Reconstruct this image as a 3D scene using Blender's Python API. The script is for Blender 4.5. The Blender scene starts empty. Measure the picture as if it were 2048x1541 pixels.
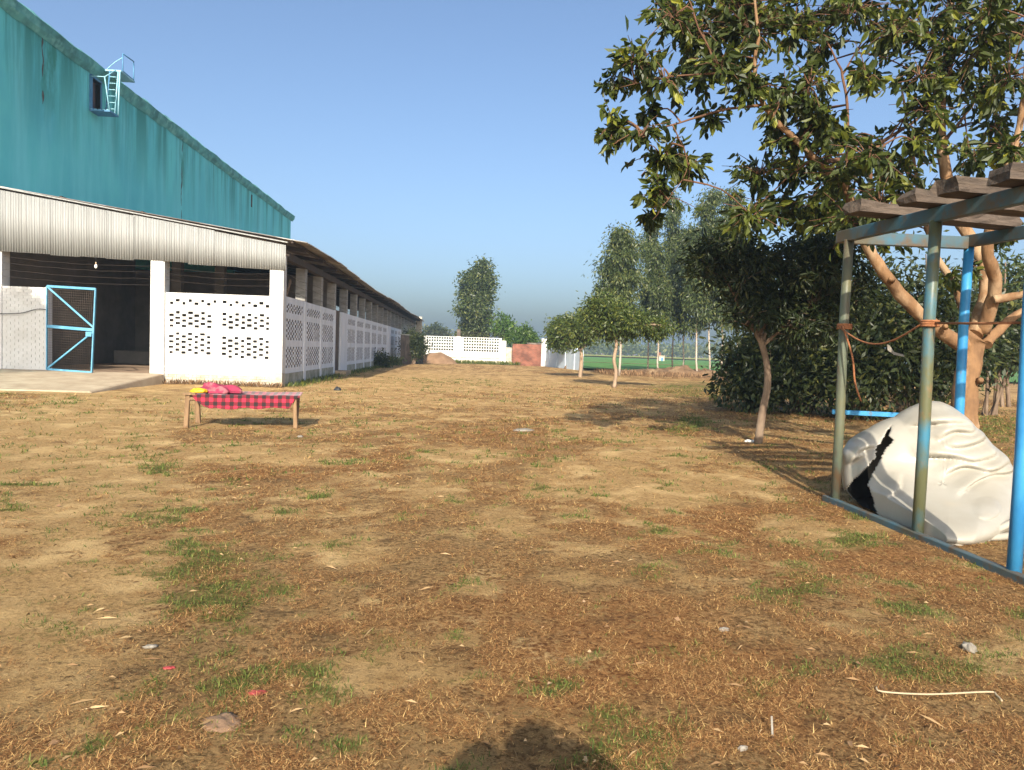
import bpy, math, random
import numpy as np
from mathutils import Vector, Matrix

random.seed(7)
RNG = np.random.default_rng(11)
sc = bpy.context.scene
col = sc.collection
R = math.radians

# ------------------------------------------------------------------ camera
YAW, PITCH, ROLL, EYE, FPX = R(3.75), R(2.72), R(1.9), 1.4, 1480.0
cam = bpy.data.cameras.new('camera')
cam.sensor_width = 36.0
cam.lens = 36.0 * FPX / 2048.0
cam.clip_start, cam.clip_end = 0.05, 6000
cam_o = bpy.data.objects.new('camera', cam)
col.objects.link(cam_o)
CM = Matrix.Rotation(-YAW, 4, 'Z') @ Matrix.Rotation(math.pi / 2 - PITCH, 4, 'X') @ Matrix.Rotation(ROLL, 4, 'Z')
cam_o.matrix_world = Matrix.Translation((0, 0, EYE)) @ CM
sc.camera = cam_o

# ------------------------------------------------------------------ sky, sun, exposure
SUN_EL, SUN_AZ = R(28.5), R(5.95)          # light travels towards +Y, a little to the right
w = bpy.data.worlds.new('World'); sc.world = w; w.use_nodes = True
nt = w.node_tree; nt.nodes.clear()
sky = nt.nodes.new('ShaderNodeTexSky'); sky.sky_type = 'NISHITA'; sky.sun_disc = False
sky.sun_elevation = SUN_EL
sky.sun_rotation = math.pi + SUN_AZ
sky.air_density = 0.8; sky.dust_density = 4.2; sky.ozone_density = 1.7
bg = nt.nodes.new('ShaderNodeBackground'); bg.inputs['Strength'].default_value = 0.12
wo = nt.nodes.new('ShaderNodeOutputWorld')
wt = nt.nodes.new('ShaderNodeMix'); wt.data_type = 'RGBA'; wt.blend_type = 'MULTIPLY'; wt.inputs[0].default_value = 1.0; wt.inputs[7].default_value = (0.95, 1.02, 1.05, 1)
nt.links.new(sky.outputs[0], wt.inputs[6]); nt.links.new(wt.outputs[2], bg.inputs['Color']); nt.links.new(bg.outputs[0], wo.inputs['Surface'])
sl = bpy.data.lights.new('sun', 'SUN'); sl.energy = 4.9; sl.angle = R(0.6); sl.color = (1.0, 0.91, 0.76)
so = bpy.data.objects.new('sun', sl); col.objects.link(so)
light_dir = Vector((math.sin(SUN_AZ) * math.cos(SUN_EL), math.cos(SUN_AZ) * math.cos(SUN_EL), -math.sin(SUN_EL)))
so.rotation_euler = light_dir.to_track_quat('-Z', 'Y').to_euler()
so.location = (-6, -40, 25)
vs = sc.view_settings
sc.display_settings.display_device = 'sRGB'
vs.view_transform = 'Standard'; vs.look = 'None'; vs.gamma = 1.0; vs.use_curve_mapping = False
vs.exposure = 0.86
sc.cycles.max_bounces = 6; sc.cycles.diffuse_bounces = 3; sc.cycles.glossy_bounces = 2
sc.cycles.transmission_bounces = 3; sc.cycles.transparent_max_bounces = 8; sc.cycles.volume_bounces = 0
sc.cycles.use_denoising = True

# ------------------------------------------------------------------ helpers
CM3 = np.array(CM.to_3x3())
def ray(px, py):
    return CM3 @ np.array([(px - 1024) / FPX, -(py - 770.5) / FPX, -1.0])
def at_y(px, py, y):                        # point at world depth y
    d = ray(px, py); return np.array([0, 0, EYE]) + d * (y / d[1])
def on_z(px, py, z=0.0):                    # point at height z
    d = ray(px, py); return np.array([0, 0, EYE]) + d * ((z - EYE) / d[2])
def at_x(px, py, x):
    d = ray(px, py); return np.array([0, 0, EYE]) + d * (x / d[0])

def _h(i, j, s):
    n = (i.astype(np.int64) * 374761393 + j.astype(np.int64) * 668265263 + s * 2147483647) & 0xffffffff
    n = ((n ^ (n >> 13)) * 1274126177) & 0xffffffff
    return ((n ^ (n >> 16)) & 0xffff) / 65535.0
def vnoise(x, y, s=0):
    x = np.asarray(x, float); y = np.asarray(y, float)
    i, j = np.floor(x), np.floor(y); u, v = x - i, y - j
    u = u * u * (3 - 2 * u); v = v * v * (3 - 2 * v)
    return (_h(i, j, s) * (1 - u) + _h(i + 1, j, s) * u) * (1 - v) + (_h(i, j + 1, s) * (1 - u) + _h(i + 1, j + 1, s) * u) * v
def fbm(x, y, s=0, o=4):
    a, t, n = 0.5, 0.0, 0.0
    for k in range(o):
        t += a * vnoise(x * 2 ** k + 17.3 * k, y * 2 ** k - 9.1 * k, s + k); n += a; a *= 0.5
    return t / n
def gz(x, y):                               # height of the yard
    x = np.asarray(x, float); y = np.asarray(y, float)
    f = np.clip((60 - y) / 30, 0, 1)
    return f * (0.05 * (fbm(x * 0.5, y * 0.5, 3) - 0.5) + 0.03 * (fbm(x * 2.2, y * 2.2, 9, 3) - 0.5))

def tag(o, label=None, cat=None, group=None, kind=None):
    if label: o['label'] = label
    if cat: o['category'] = cat
    if group: o['group'] = group
    if kind: o['kind'] = kind
    elif cat: o['kind'] = 'thing'
    return o
def empty(name, loc=(0, 0, 0), label=None, cat=None, group=None):
    o = bpy.data.objects.new(name, None); col.objects.link(o); o.location = loc
    o.empty_display_size = 0.1
    return tag(o, label, cat, group)
def link(name, me, m=None, parent=None):
    o = bpy.data.objects.new(name, me); col.objects.link(o)
    if m is not None and not me.materials: me.materials.append(m)
    if parent is not None:
        o.parent = parent
        # meshes are written in world coordinates: undo the parents' offsets
        off = Vector((0, 0, 0)); p = parent
        while p is not None:
            off += p.location; p = p.parent
        o.location = -off
    return o
def np_mesh(name, V, F, attr=None, smooth=False, uv=None):
    me = bpy.data.meshes.new(name)
    V = np.asarray(V, np.float32); F = np.asarray(F, np.int32)
    k = F.shape[1]
    me.vertices.add(len(V)); me.vertices.foreach_set('co', V.ravel())
    me.loops.add(F.size); me.loops.foreach_set('vertex_index', F.ravel())
    me.polygons.add(len(F))
    me.polygons.foreach_set('loop_start', np.arange(0, F.size, k, dtype=np.int32))
    me.polygons.foreach_set('loop_total', np.full(len(F), k, dtype=np.int32))
    me.polygons.foreach_set('use_smooth', np.full(len(F), smooth))
    me.update(calc_edges=True)
    for an, av in (attr or {}).items():
        a = me.attributes.new(an, 'FLOAT', 'POINT'); a.data.foreach_set('value', np.asarray(av, np.float32))
    if uv is not None:
        l = me.uv_layers.new(name='UVMap'); l.data.foreach_set('uv', np.asarray(uv, np.float32)[F.ravel()].ravel())
    me.validate()
    return me

class MB:
    def __init__(s): s.v, s.f, s.sm = [], [], []
    def add(s, vs_, fs, smooth=False):
        b = len(s.v); s.v += [tuple(map(float, q)) for q in vs_]
        s.f += [tuple(b + i for i in f) for f in fs]; s.sm += [smooth] * len(fs); return s
    def box(s, lo, hi):
        x0, y0, z0 = lo; x1, y1, z1 = hi
        return s.add([(x0, y0, z0), (x1, y0, z0), (x1, y1, z0), (x0, y1, z0), (x0, y0, z1), (x1, y0, z1), (x1, y1, z1), (x0, y1, z1)],
                     [(0, 3, 2, 1), (4, 5, 6, 7), (0, 1, 5, 4), (1, 2, 6, 5), (2, 3, 7, 6), (3, 0, 4, 7)])
    def bar(s, a, b, wd, ht, up=(0, 0, 1), jit=0.0):   # rectangular bar from a to b
        a, b = Vector(a), Vector(b); d = (b - a).normalized(); u = Vector(up)
        if abs(d.dot(u)) > 0.95: u = Vector((0, 1, 0))
        r = d.cross(u).normalized(); u = r.cross(d).normalized(); q = []
        for p in (a, b):
            for sx, sy in ((-1, -1), (1, -1), (1, 1), (-1, 1)):
                q.append(p + r * (sx * wd / 2 + random.uniform(-jit, jit)) + u * (sy * ht / 2 + random.uniform(-jit, jit)))
        return s.add(q, [(0, 1, 2, 3), (7, 6, 5, 4), (0, 4, 5, 1), (1, 5, 6, 2), (2, 6, 7, 3), (3, 7, 4, 0)])
    def tube(s, pts, rad, n=8, cap=True):
        pts = [Vector(p) for p in pts]
        if not hasattr(rad, '__len__'): rad = [rad] * len(pts)
        vv, ff = [], []
        pr = None
        for i, p in enumerate(pts):
            d = (pts[min(i + 1, len(pts) - 1)] - pts[max(i - 1, 0)]).normalized()
            if pr is None:
                ref = Vector((0, 0, 1)) if abs(d.z) < 0.9 else Vector((1, 0, 0)); r = d.cross(ref).normalized()
            else:
                r = (pr - d * pr.dot(d)).normalized()
            pr = r; u = d.cross(r)
            for k in range(n):
                a = 2 * math.pi * k / n
                vv.append(p + (r * math.cos(a) + u * math.sin(a)) * rad[i])
        for i in range(len(pts) - 1):
            for k in range(n):
                k2 = (k + 1) % n
                ff.append((i * n + k, i * n + k2, (i + 1) * n + k2, (i + 1) * n + k))
        s.add(vv, ff, True)
        if cap:
            b = len(s.v) - len(vv); e = b + (len(pts) - 1) * n
            s.f += [tuple(b + k for k in reversed(range(n))), tuple(e + k for k in range(n))]; s.sm += [False, False]
        return s
    def build(s, name, m, parent=None, bevel=0.0):
        me = bpy.data.meshes.new(name); me.from_pydata(s.v, [], s.f)
        me.polygons.foreach_set('use_smooth', s.sm); me.update()
        o = link(name, me, m, parent)
        if bevel:
            bm = o.modifiers.new('bevel', 'BEVEL'); bm.width = bevel; bm.segments = 1; bm.limit_method = 'ANGLE'
        return o

def smooth_line(P, R_=None, sub=4):
    P = [np.array(p, float) for p in P]; out, rr = [], []
    for i in range(len(P) - 1):
        p0, p1, p2, p3 = P[max(i - 1, 0)], P[i], P[i + 1], P[min(i + 2, len(P) - 1)]
        for k in range(sub):
            t = k / sub
            out.append(0.5 * (2 * p1 + (p2 - p0) * t + (2 * p0 - 5 * p1 + 4 * p2 - p3) * t * t + (3 * p1 - p0 - 3 * p2 + p3) * t ** 3))
            if R_ is not None: rr.append(R_[i] * (1 - t) + R_[i + 1] * t)
    out.append(P[-1])
    if R_ is not None: rr.append(R_[-1]); return out, rr
    return out

# ------------------------------------------------------------------ materials
def node_mat(name):
    m = bpy.data.materials.new(name); m.use_nodes = True
    return m, m.node_tree, m.node_tree.nodes['Principled BSDF']
def mat(name, c1, c2=None, scale=4.0, stretch=(1, 1, 1), rough=0.8, bump=0.0, bscale=None, c3=None, s3=1.0, k3=(0.5, 0.7), metal=0.0, lo=0.35, hi=0.65, spec=0.3):
    m, t, p = node_mat(name)
    p.inputs['Roughness'].default_value = rough; p.inputs['Metallic'].default_value = metal
    p.inputs['Specular IOR Level'].default_value = spec
    p.inputs['Base Color'].default_value = (*c1, 1)
    g = t.nodes.new('ShaderNodeNewGeometry'); mp = t.nodes.new('ShaderNodeMapping'); mp.inputs['Scale'].default_value = stretch
    t.links.new(g.outputs['Position'], mp.inputs['Vector'])
    def noise(sc_, det=6, vec=mp):
        n = t.nodes.new('ShaderNodeTexNoise'); n.inputs['Scale'].default_value = sc_; n.inputs['Detail'].default_value = det
        n.inputs['Roughness'].default_value = 0.62
        t.links.new(vec.outputs[0], n.inputs['Vector']); return n
    def mix(fac, a, b, f0, f1):
        mr = t.nodes.new('ShaderNodeMapRange'); mr.inputs['From Min'].default_value = f0; mr.inputs['From Max'].default_value = f1
        t.links.new(fac, mr.inputs['Value'])
        mx = t.nodes.new('ShaderNodeMix'); mx.data_type = 'RGBA'
        t.links.new(mr.outputs[0], mx.inputs[0])
        for idx, q in ((6, a), (7, b)):
            if isinstance(q, tuple): mx.inputs[idx].default_value = (*q, 1)
            else: t.links.new(q, mx.inputs[idx])
        return mx.outputs[2]
    out = None
    if c2 is not None: out = mix(noise(scale).outputs[0], c1, c2, lo, hi)
    if c3 is not None: out = mix(noise(s3).outputs[0], out if out is not None else c1, c3, *k3)
    if out is not None: t.links.new(out, p.inputs['Base Color'])
    if bump:
        b = t.nodes.new('ShaderNodeBump'); b.inputs['Strength'].default_value = bump; b.inputs['Distance'].default_value = 0.02
        t.links.new(noise(bscale or scale * 3).outputs[0], b.inputs['Height']); t.links.new(b.outputs[0], p.inputs['Normal'])
    m['x'] = 1
    return m
def leaf_mat(name, dark, mid, light, trans=0.35, rough=0.45):
    m, t, p = node_mat(name)
    a = t.nodes.new('ShaderNodeAttribute'); a.attribute_name = 'tint'
    cr = t.nodes.new('ShaderNodeValToRGB'); e = cr.color_ramp.elements
    e[0].position = 0.0; e[0].color = (*dark, 1); e[1].position = 1.0; e[1].color = (*light, 1)
    q = e.new(0.6); q.color = (*mid, 1)
    t.links.new(a.outputs['Fac'], cr.inputs[0]); t.links.new(cr.outputs[0], p.inputs['Base Color'])
    p.inputs['Roughness'].default_value = rough; p.inputs['Specular IOR Level'].default_value = 0.35
    tr = t.nodes.new('ShaderNodeBsdfTranslucent')
    gm = t.nodes.new('ShaderNodeMix'); gm.data_type = 'RGBA'; gm.blend_type = 'MULTIPLY'; gm.inputs[0].default_value = 1
    t.links.new(cr.outputs[0], gm.inputs[6]); gm.inputs[7].default_value = (1.5, 1.6, 0.6, 1)
    t.links.new(gm.outputs[2], tr.inputs[0])
    mx = t.nodes.new('ShaderNodeMixShader'); mx.inputs[0].default_value = trans
    t.links.new(p.outputs[0], mx.inputs[1]); t.links.new(tr.outputs[0], mx.inputs[2])
    t.links.new(mx.outputs[0], t.nodes['Material Output'].inputs['Surface'])
    return m

M = {}
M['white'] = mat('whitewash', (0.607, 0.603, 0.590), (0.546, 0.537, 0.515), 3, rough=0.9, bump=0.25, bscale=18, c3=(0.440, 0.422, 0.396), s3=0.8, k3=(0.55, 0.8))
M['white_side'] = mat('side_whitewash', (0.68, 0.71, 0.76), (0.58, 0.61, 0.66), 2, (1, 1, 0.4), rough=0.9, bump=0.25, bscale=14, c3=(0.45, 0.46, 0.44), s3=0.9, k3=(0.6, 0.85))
M['white_dirty'] = mat('dirty_whitewash', (0.493, 0.459, 0.391), (0.357, 0.293, 0.212), 5, rough=0.95, bump=0.4, bscale=25)
M['hole'] = mat('hole_shade', (0.13, 0.10, 0.085), (0.08, 0.065, 0.055), 8, rough=.95)  # shade inside the wall openings, painted as a dark colour
M['plinth_side'] = mat('mossy_plinth', (0.42, 0.42, 0.38), (0.20, 0.21, 0.16), 2.5, rough=0.95, bump=0.4, bscale=15)
M['brick_pillar'] = mat('grey_brown_brick', (0.24, 0.23, 0.215), (0.36, 0.35, 0.33), 2.5, (1, 1, 3), rough=0.95, bump=0.3, bscale=14)
M['concrete'] = mat('old_concrete', (0.410, 0.328, 0.230), (0.295, 0.221, 0.148), 2, rough=0.95, bump=0.3, bscale=20)
M['interior'] = mat('dark_plaster', (0.15, 0.14, 0.13), (0.22, 0.20, 0.185), 1.2, rough=0.95)  # dark grey tone for the inner walls
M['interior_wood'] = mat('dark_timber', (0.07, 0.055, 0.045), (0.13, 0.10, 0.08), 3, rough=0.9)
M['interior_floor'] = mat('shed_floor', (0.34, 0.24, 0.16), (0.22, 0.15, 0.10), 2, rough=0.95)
M['corr'] = mat('weathered_sheet', (0.288, 0.293, 0.288), (0.218, 0.220, 0.214), 2.2, (7, 7, 0.12), rough=0.6, lo=.42, hi=.58, c3=(0.172, 0.172, 0.164), s3=3.6, k3=(0.55, 0.85), metal=0.0, spec=0.4)
M['roof'] = mat('rusty_roof_sheet', (0.30, 0.295, 0.29), (0.15, 0.115, 0.095), 0.5, (1, 0.5, 1), rough=0.7, lo=0.45, hi=0.62, c3=(0.55, 0.53, 0.5), s3=0.9, k3=(0.55, 0.7))
M['roof_under'] = mat('roof_timber', (0.07, 0.05, 0.04), (0.045, 0.038, 0.034), 2, rough=0.9)
M['blue_gate'] = mat('gate_blue', (0.072, 0.238, 0.374), (0.115, 0.302, 0.432), 4, rough=0.5, bump=0.1)
M['blue'] = mat('pipe_blue', (0.025, 0.170, 0.383), (0.043, 0.246, 0.468), 5, (1, 1, 0.5), rough=0.4, c3=(0.136, 0.111, 0.068), s3=7, k3=(0.60, 0.72), bump=0.1)
M['blue_dull'] = mat('beam_blue', (0.035, 0.12, 0.18), (0.085, 0.075, 0.05), 2.2, (1, 1, 1), rough=0.6, c3=(0.10, 0.07, 0.045), s3=5, k3=(0.50, 0.62), bump=0.15)
M['olive'] = mat('worn_pipe', (0.12, 0.105, 0.05), (0.06, 0.10, 0.09), 3.0, (1, 1, 0.35), rough=0.45, c3=(0.09, 0.06, 0.035), s3=6, k3=(0.50, 0.66), bump=0.12)
M['teal_olive'] = mat('worn_teal_pipe', (0.095, 0.099, 0.050), (0.036, 0.144, 0.216), 1.6, (1, 1, 0.6), rough=0.42, lo=0.47, hi=0.6, c3=(0.162, 0.108, 0.054), s3=8, k3=(0.58, 0.7), bump=0.12)
M['wood'] = mat('grey_timber', (0.105, 0.078, 0.06), (0.045, 0.034, 0.027), 6, (0.25, 3, 3), rough=0.9, bump=0.9, bscale=10, c3=(0.17, 0.13, 0.09), s3=2, k3=(0.55, 0.8))
M['cot_wood'] = mat('cot_timber', (0.246, 0.157, 0.085), (0.153, 0.093, 0.051), 6, (3, 3, 0.5), rough=0.85, bump=0.2)
M['rope'] = mat('brown_rope', (0.20, 0.075, 0.03), (0.28, 0.12, 0.055), 30, rough=0.95)
M['black'] = mat('black_plastic_and_shade', (0.015, 0.015, 0.016), (0.03, 0.03, 0.03), 10, rough=0.5)
M['scrap'] = mat('dusty_plastic', (0.230, 0.212, 0.183), (0.162, 0.140, 0.111), 30, rough=.6)
M['shell'] = mat('cream_fibreglass', (0.339, 0.320, 0.279), (0.302, 0.279, 0.234), 3, rough=0.35, bump=0.06, bscale=8, c3=(0.362, 0.316, 0.249), s3=1.6, k3=(0.62, 0.82), spec=0.45)
M['twig'] = mat('twig_bark', (0.085, 0.042, 0.024), (0.14, 0.072, 0.04), 6, rough=0.9)
M['bark'] = mat('orange_bark', (0.232, 0.129, 0.062), (0.133, 0.073, 0.037), 7, (1, 1, 0.5), rough=0.88, bump=0.9, bscale=12, c3=(0.318, 0.215, 0.129), s3=3, k3=(0.48, 0.62))
M['bark_grey'] = mat('grey_bark', (0.204, 0.147, 0.102), (0.115, 0.076, 0.051), 6, (1, 1, 0.5), rough=0.9, bump=0.4)
M['bark_mid'] = mat('tan_bark', (0.340, 0.246, 0.170), (0.221, 0.153, 0.102), 4, (1, 1, .5), rough=.9)
M['bark_pale'] = mat('pale_bark', (0.450, 0.396, 0.333), (0.270, 0.207, 0.162), 2, (1, 1, 0.4), rough=0.85)
M['leaf_big'] = leaf_mat('broad_leaf', (0.020, 0.030, 0.008), (0.066, 0.086, 0.016), (0.23, 0.23, 0.03))
M['leaf_dark'] = leaf_mat('dark_leaf', (0.014, 0.023, 0.008), (0.032, 0.045, 0.014), (0.085, 0.085, 0.025), 0.25)
M['leaf_hedge'] = leaf_mat('hedge_leaf', (0.016, 0.025, 0.008), (0.036, 0.049, 0.014), (0.104, 0.104, 0.026), 0.25)
M['leaf_mid'] = leaf_mat('olive_leaf', (0.028, 0.045, 0.011), (0.072, 0.098, 0.02), (0.17, 0.175, 0.033), 0.3)
M['leaf_euc'] = leaf_mat('eucalyptus_leaf', (0.028, 0.044, 0.014), (0.065, 0.088, 0.026), (0.15, 0.155, 0.045), 0.25)
M['leaf_green'] = leaf_mat('fresh_leaf', (0.03, 0.06, 0.015), (0.07, 0.13, 0.025), (0.14, 0.20, 0.04), 0.3)
M['dry_grass'] = leaf_mat('dry_grass_blade', (0.106, 0.044, 0.015), (0.405, 0.203, 0.073), (0.725, 0.489, 0.203), 0.2, 0.9)
M['stalk'] = leaf_mat('dead_stalk', (0.07, 0.04, 0.02), (0.16, 0.09, 0.045), (0.30, 0.19, 0.10), 0.1, 0.95)
M['green_grass'] = leaf_mat('green_grass_blade', (0.043, 0.068, 0.011), (0.085, 0.123, 0.022), (0.204, 0.221, 0.051), 0.3, 0.7)

# ------------------------------------------------------------------ ground
GREEN = [(430, 1190, 100, 120, .95), (520, 1150, 70, 60, .5), (1590, 1190, 90, 40, .8), (1800, 1225, 60, 30, .8), (1840, 1330, 120, 60, .8), (1300, 1150, 40, 16, .8),
         (1250, 1470, 120, 70, .9), (1120, 1380, 60, 40, .5), (560, 1380, 170, 60, .75), (640, 1480, 160, 60, .5), (320, 938, 40, 12, .9), (15, 995, 30, 14, .8), (1370, 850, 60, 16, .7),
         (760, 920, 60, 14, .5), (400, 1010, 120, 30, .45), (700, 1290, 60, 40, .5), (1600, 1090, 60, 16, .6), (1750, 1085, 80, 16, .6), (1420, 1100, 50, 12, .5), (620, 1000, 60, 16, .4),
         (1960, 850, 120, 24, .9), (1400, 775, 90, 14, .9), (900, 760, 120, 12, .4), (700, 745, 60, 8, .7), (1280, 1065, 60, 14, .5), (1420, 1295, 60, 24, .5)]
BARE = [(150, 880, 220, 90, 1), (130, 1000, 150, 50, .9), (110, 1200, 190, 130, .9), (90, 1420, 150, 120, .7), (480, 905, 180, 28, 1), (920, 915, 90, 24, 1), (1340, 975, 170, 32, 1), (1190, 935, 110, 20, .9),
        (1660, 1065, 90, 24, .9), (1020, 1040, 50, 20, .8), (720, 1355, 130, 34, .9), (700, 1110, 120, 30, .5), (850, 985, 60, 14, .7), (1290, 900, 120, 26, .6), (330, 820, 300, 30, .7), (840, 765, 300, 26, .75), (1200, 860, 100, 20, .6),
        (1560, 1040, 60, 18, .7), (1690, 1250, 60, 20, .4), (960, 1180, 40, 16, .4), (330, 1320, 60, 60, .5), (300, 1100, 60, 60, .5)]
RED = [(1240, 1270, 190, 100, 1), (1000, 1200, 140, 60, .8), (1250, 1060, 200, 40, .9), (1450, 1040, 120, 30, .7), (640, 930, 160, 30, .6), (880, 990, 200, 40, .5), (1700, 1130, 160, 40, .6), (1480, 1350, 160, 60, .6), (1150, 1000, 120, 30, .6), (1650, 1420, 250, 60, .3)]
def ell(lst):
    out = []
    for px, py, rx, ry, s in lst:
        c = on_z(px, py)[:2]; a = on_z(px + rx, py)[:2] - c; b = on_z(px, py - ry)[:2] - c; b2 = c - on_z(px, py + ry)[:2]
        b = (b + b2) / 2
        out.append((c, np.linalg.inv(np.array([a, b]).T), s))
    return out
EG, EB, ER = ell(GREEN), ell(BARE), ell(RED)
def field(x, y, lst):
    r = np.zeros_like(x)
    for c, Mi, s in lst:
        dx, dy = x - c[0], y - c[1]
        u = Mi[0, 0] * dx + Mi[0, 1] * dy; v = Mi[1, 0] * dx + Mi[1, 1] * dy
        r = np.maximum(r, s * np.exp(-(u * u + v * v) ** 1.5 * 0.7))
    return r
def masks(x, y):
    n1 = fbm(x * 0.9, y * 0.9, 21, 5); n2 = fbm(x * 3.1, y * 3.1, 31, 4); n3 = fbm(x * 0.35, y * 0.35, 41, 3); n4 = fbm(x * 9, y * 9, 51, 3)
    bare = np.clip(field(x, y, EB) * 1.35 + (n1 - 0.5) * 2.4 + (n2 - 0.5) * 2.2 + (n4 - .5) * 1.8 - 0.06 + 0.28 * np.clip((y - 6) / 9, 0, 1) + np.clip((-x - 1.5 - 0.25 * y) * 0.12, 0, 0.35), 0, 1)
    green = np.clip(field(x, y, EG) * 1.15 + (n2 - 0.55) * 2.2 + (n4 - 0.55) * 2.2 + (n3 - 0.5) * 0.6 - 0.04, 0, 1)
    red = np.clip(field(x, y, ER) * 0.8 + (n3 - 0.5) * 1.6 + (n2 - .5) * .8 + 0.3, 0, 1)
    return bare, green, red
def grow(a, d, lim, f=1.14):
    out = []
    while abs(a) < lim: a += d; d *= f; out.append(a)
    return out
gx = np.array(sorted(grow(-13, -.14, 1700) + list(np.arange(-13, 13.01, .11)) + grow(13, .14, 1700)))
gy = np.array(sorted(grow(0.6, -.14, 60) + list(np.arange(0.6, 7, .06)) + list(np.arange(7, 27, .12)) + grow(27, .14, 1900, 1.05)))
GX, GY = np.meshgrid(gx, gy)
gxf, gyf = GX.ravel(), GY.ravel()
mb_, mg_, mr_ = masks(gxf, gyf)
nx, ny = len(gx), len(gy)
ii = (np.arange(ny - 1)[:, None] * nx + np.arange(nx - 1)[None, :]).ravel()
GF = np.stack([ii, ii + 1, ii + nx + 1, ii + nx], 1)
gme = np_mesh('ground', np.stack([gxf, gyf, gz(gxf, gyf)], 1), GF, {'bare': mb_, 'green': mg_, 'red': mr_}, True)
def ground_mat():
    m, t, p = node_mat('yard_soil'); L = t.links.new
    g = t.nodes.new('ShaderNodeNewGeometry')
    def noise(s, det=8, r=0.65, stretch=None):
        n = t.nodes.new('ShaderNodeTexNoise'); n.inputs['Scale'].default_value = s; n.inputs['Detail'].default_value = det; n.inputs['Roughness'].default_value = r
        L(g.outputs['Position'], n.inputs['Vector']); return n.outputs[0]
    def attr(n): a = t.nodes.new('ShaderNodeAttribute'); a.attribute_name = n; return a.outputs['Fac']
    def mr(v, a, b):
        q = t.nodes.new('ShaderNodeMapRange'); q.inputs['From Min'].default_value = a; q.inputs['From Max'].default_value = b; L(v, q.inputs['Value']); return q.outputs[0]
    def math_(op, a, b):
        q = t.nodes.new('ShaderNodeMath'); q.operation = op
        for i, v in enumerate((a, b)):
            if isinstance(v, (int, float)): q.inputs[i].default_value = v
            else: L(v, q.inputs[i])
        return q.outputs[0]
    def mix(f, a, b):
        q = t.nodes.new('ShaderNodeMix'); q.data_type = 'RGBA'; L(f, q.inputs[0])
        for i, v in ((6, a), (7, b)):
            if isinstance(v, tuple): q.inputs[i].default_value = (*v, 1)
            else: L(v, q.inputs[i])
        return q.outputs[2]
    fine = noise(30, 10, 0.8); mid = noise(7, 8, 0.7); big = noise(1.1, 6)
    sand = mix(mr(mid, .38, .62), (0.50, 0.325, 0.142), (0.375, 0.228, 0.093))
    sand = mix(mr(fine, .50, .60), sand, (0.192, 0.116, 0.052))
    brown = mix(mr(fine, .42, .57), (0.110, 0.064, 0.026), (0.438, 0.274, 0.119))
    redd = mix(mr(fine, .42, .57), (0.120, 0.047, 0.017), (0.420, 0.216, 0.080))
    grass = mix(mr(fine, .43, .57), (0.038, 0.046, 0.010), (0.252, 0.185, 0.063))
    brown = mix(mr(math_('ADD', attr('red'), math_('MULTIPLY', math_('SUBTRACT', big, .5), .6)), .3, .9), brown, redd)
    bm_ = mr(math_('ADD', attr('bare'), math_('ADD', math_('MULTIPLY', math_('SUBTRACT', mid, .5), 1.8), math_('MULTIPLY', math_('SUBTRACT', fine, .5), 3.0))), .12, .45)
    brown = mix(mr(noise(2.3, 7, .6), .54, .68), brown, (0.116, 0.071, 0.033))      # trodden dark turf
    sand = mix(mr(noise(1.7, 6, .55), .50, .68), sand, (0.58, 0.395, 0.185))          # pale dust
    c = mix(bm_, brown, sand)
    gm = mr(math_('ADD', attr('green'), math_('ADD', math_('MULTIPLY', math_('SUBTRACT', mid, .5), 2.0), math_('MULTIPLY', math_('SUBTRACT', fine, .5), 4.0))), .40, .8)
    c = mix(gm, c, grass)
    L(c, p.inputs['Base Color']); p.inputs['Roughness'].default_value = 0.95; p.inputs['Specular IOR Level'].default_value = 0.1
    b = t.nodes.new('ShaderNodeBump'); b.inputs['Strength'].default_value = 1.0; b.inputs['Distance'].default_value = 0.045
    L(math_('ADD', math_('MULTIPLY', fine, .9), mid), b.inputs['Height']); L(b.outputs[0], p.inputs['Normal'])
    return m
ground = tag(link('ground', gme, ground_mat()), 'sandy yard with patches of dry brown grass', kind='structure')

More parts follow.
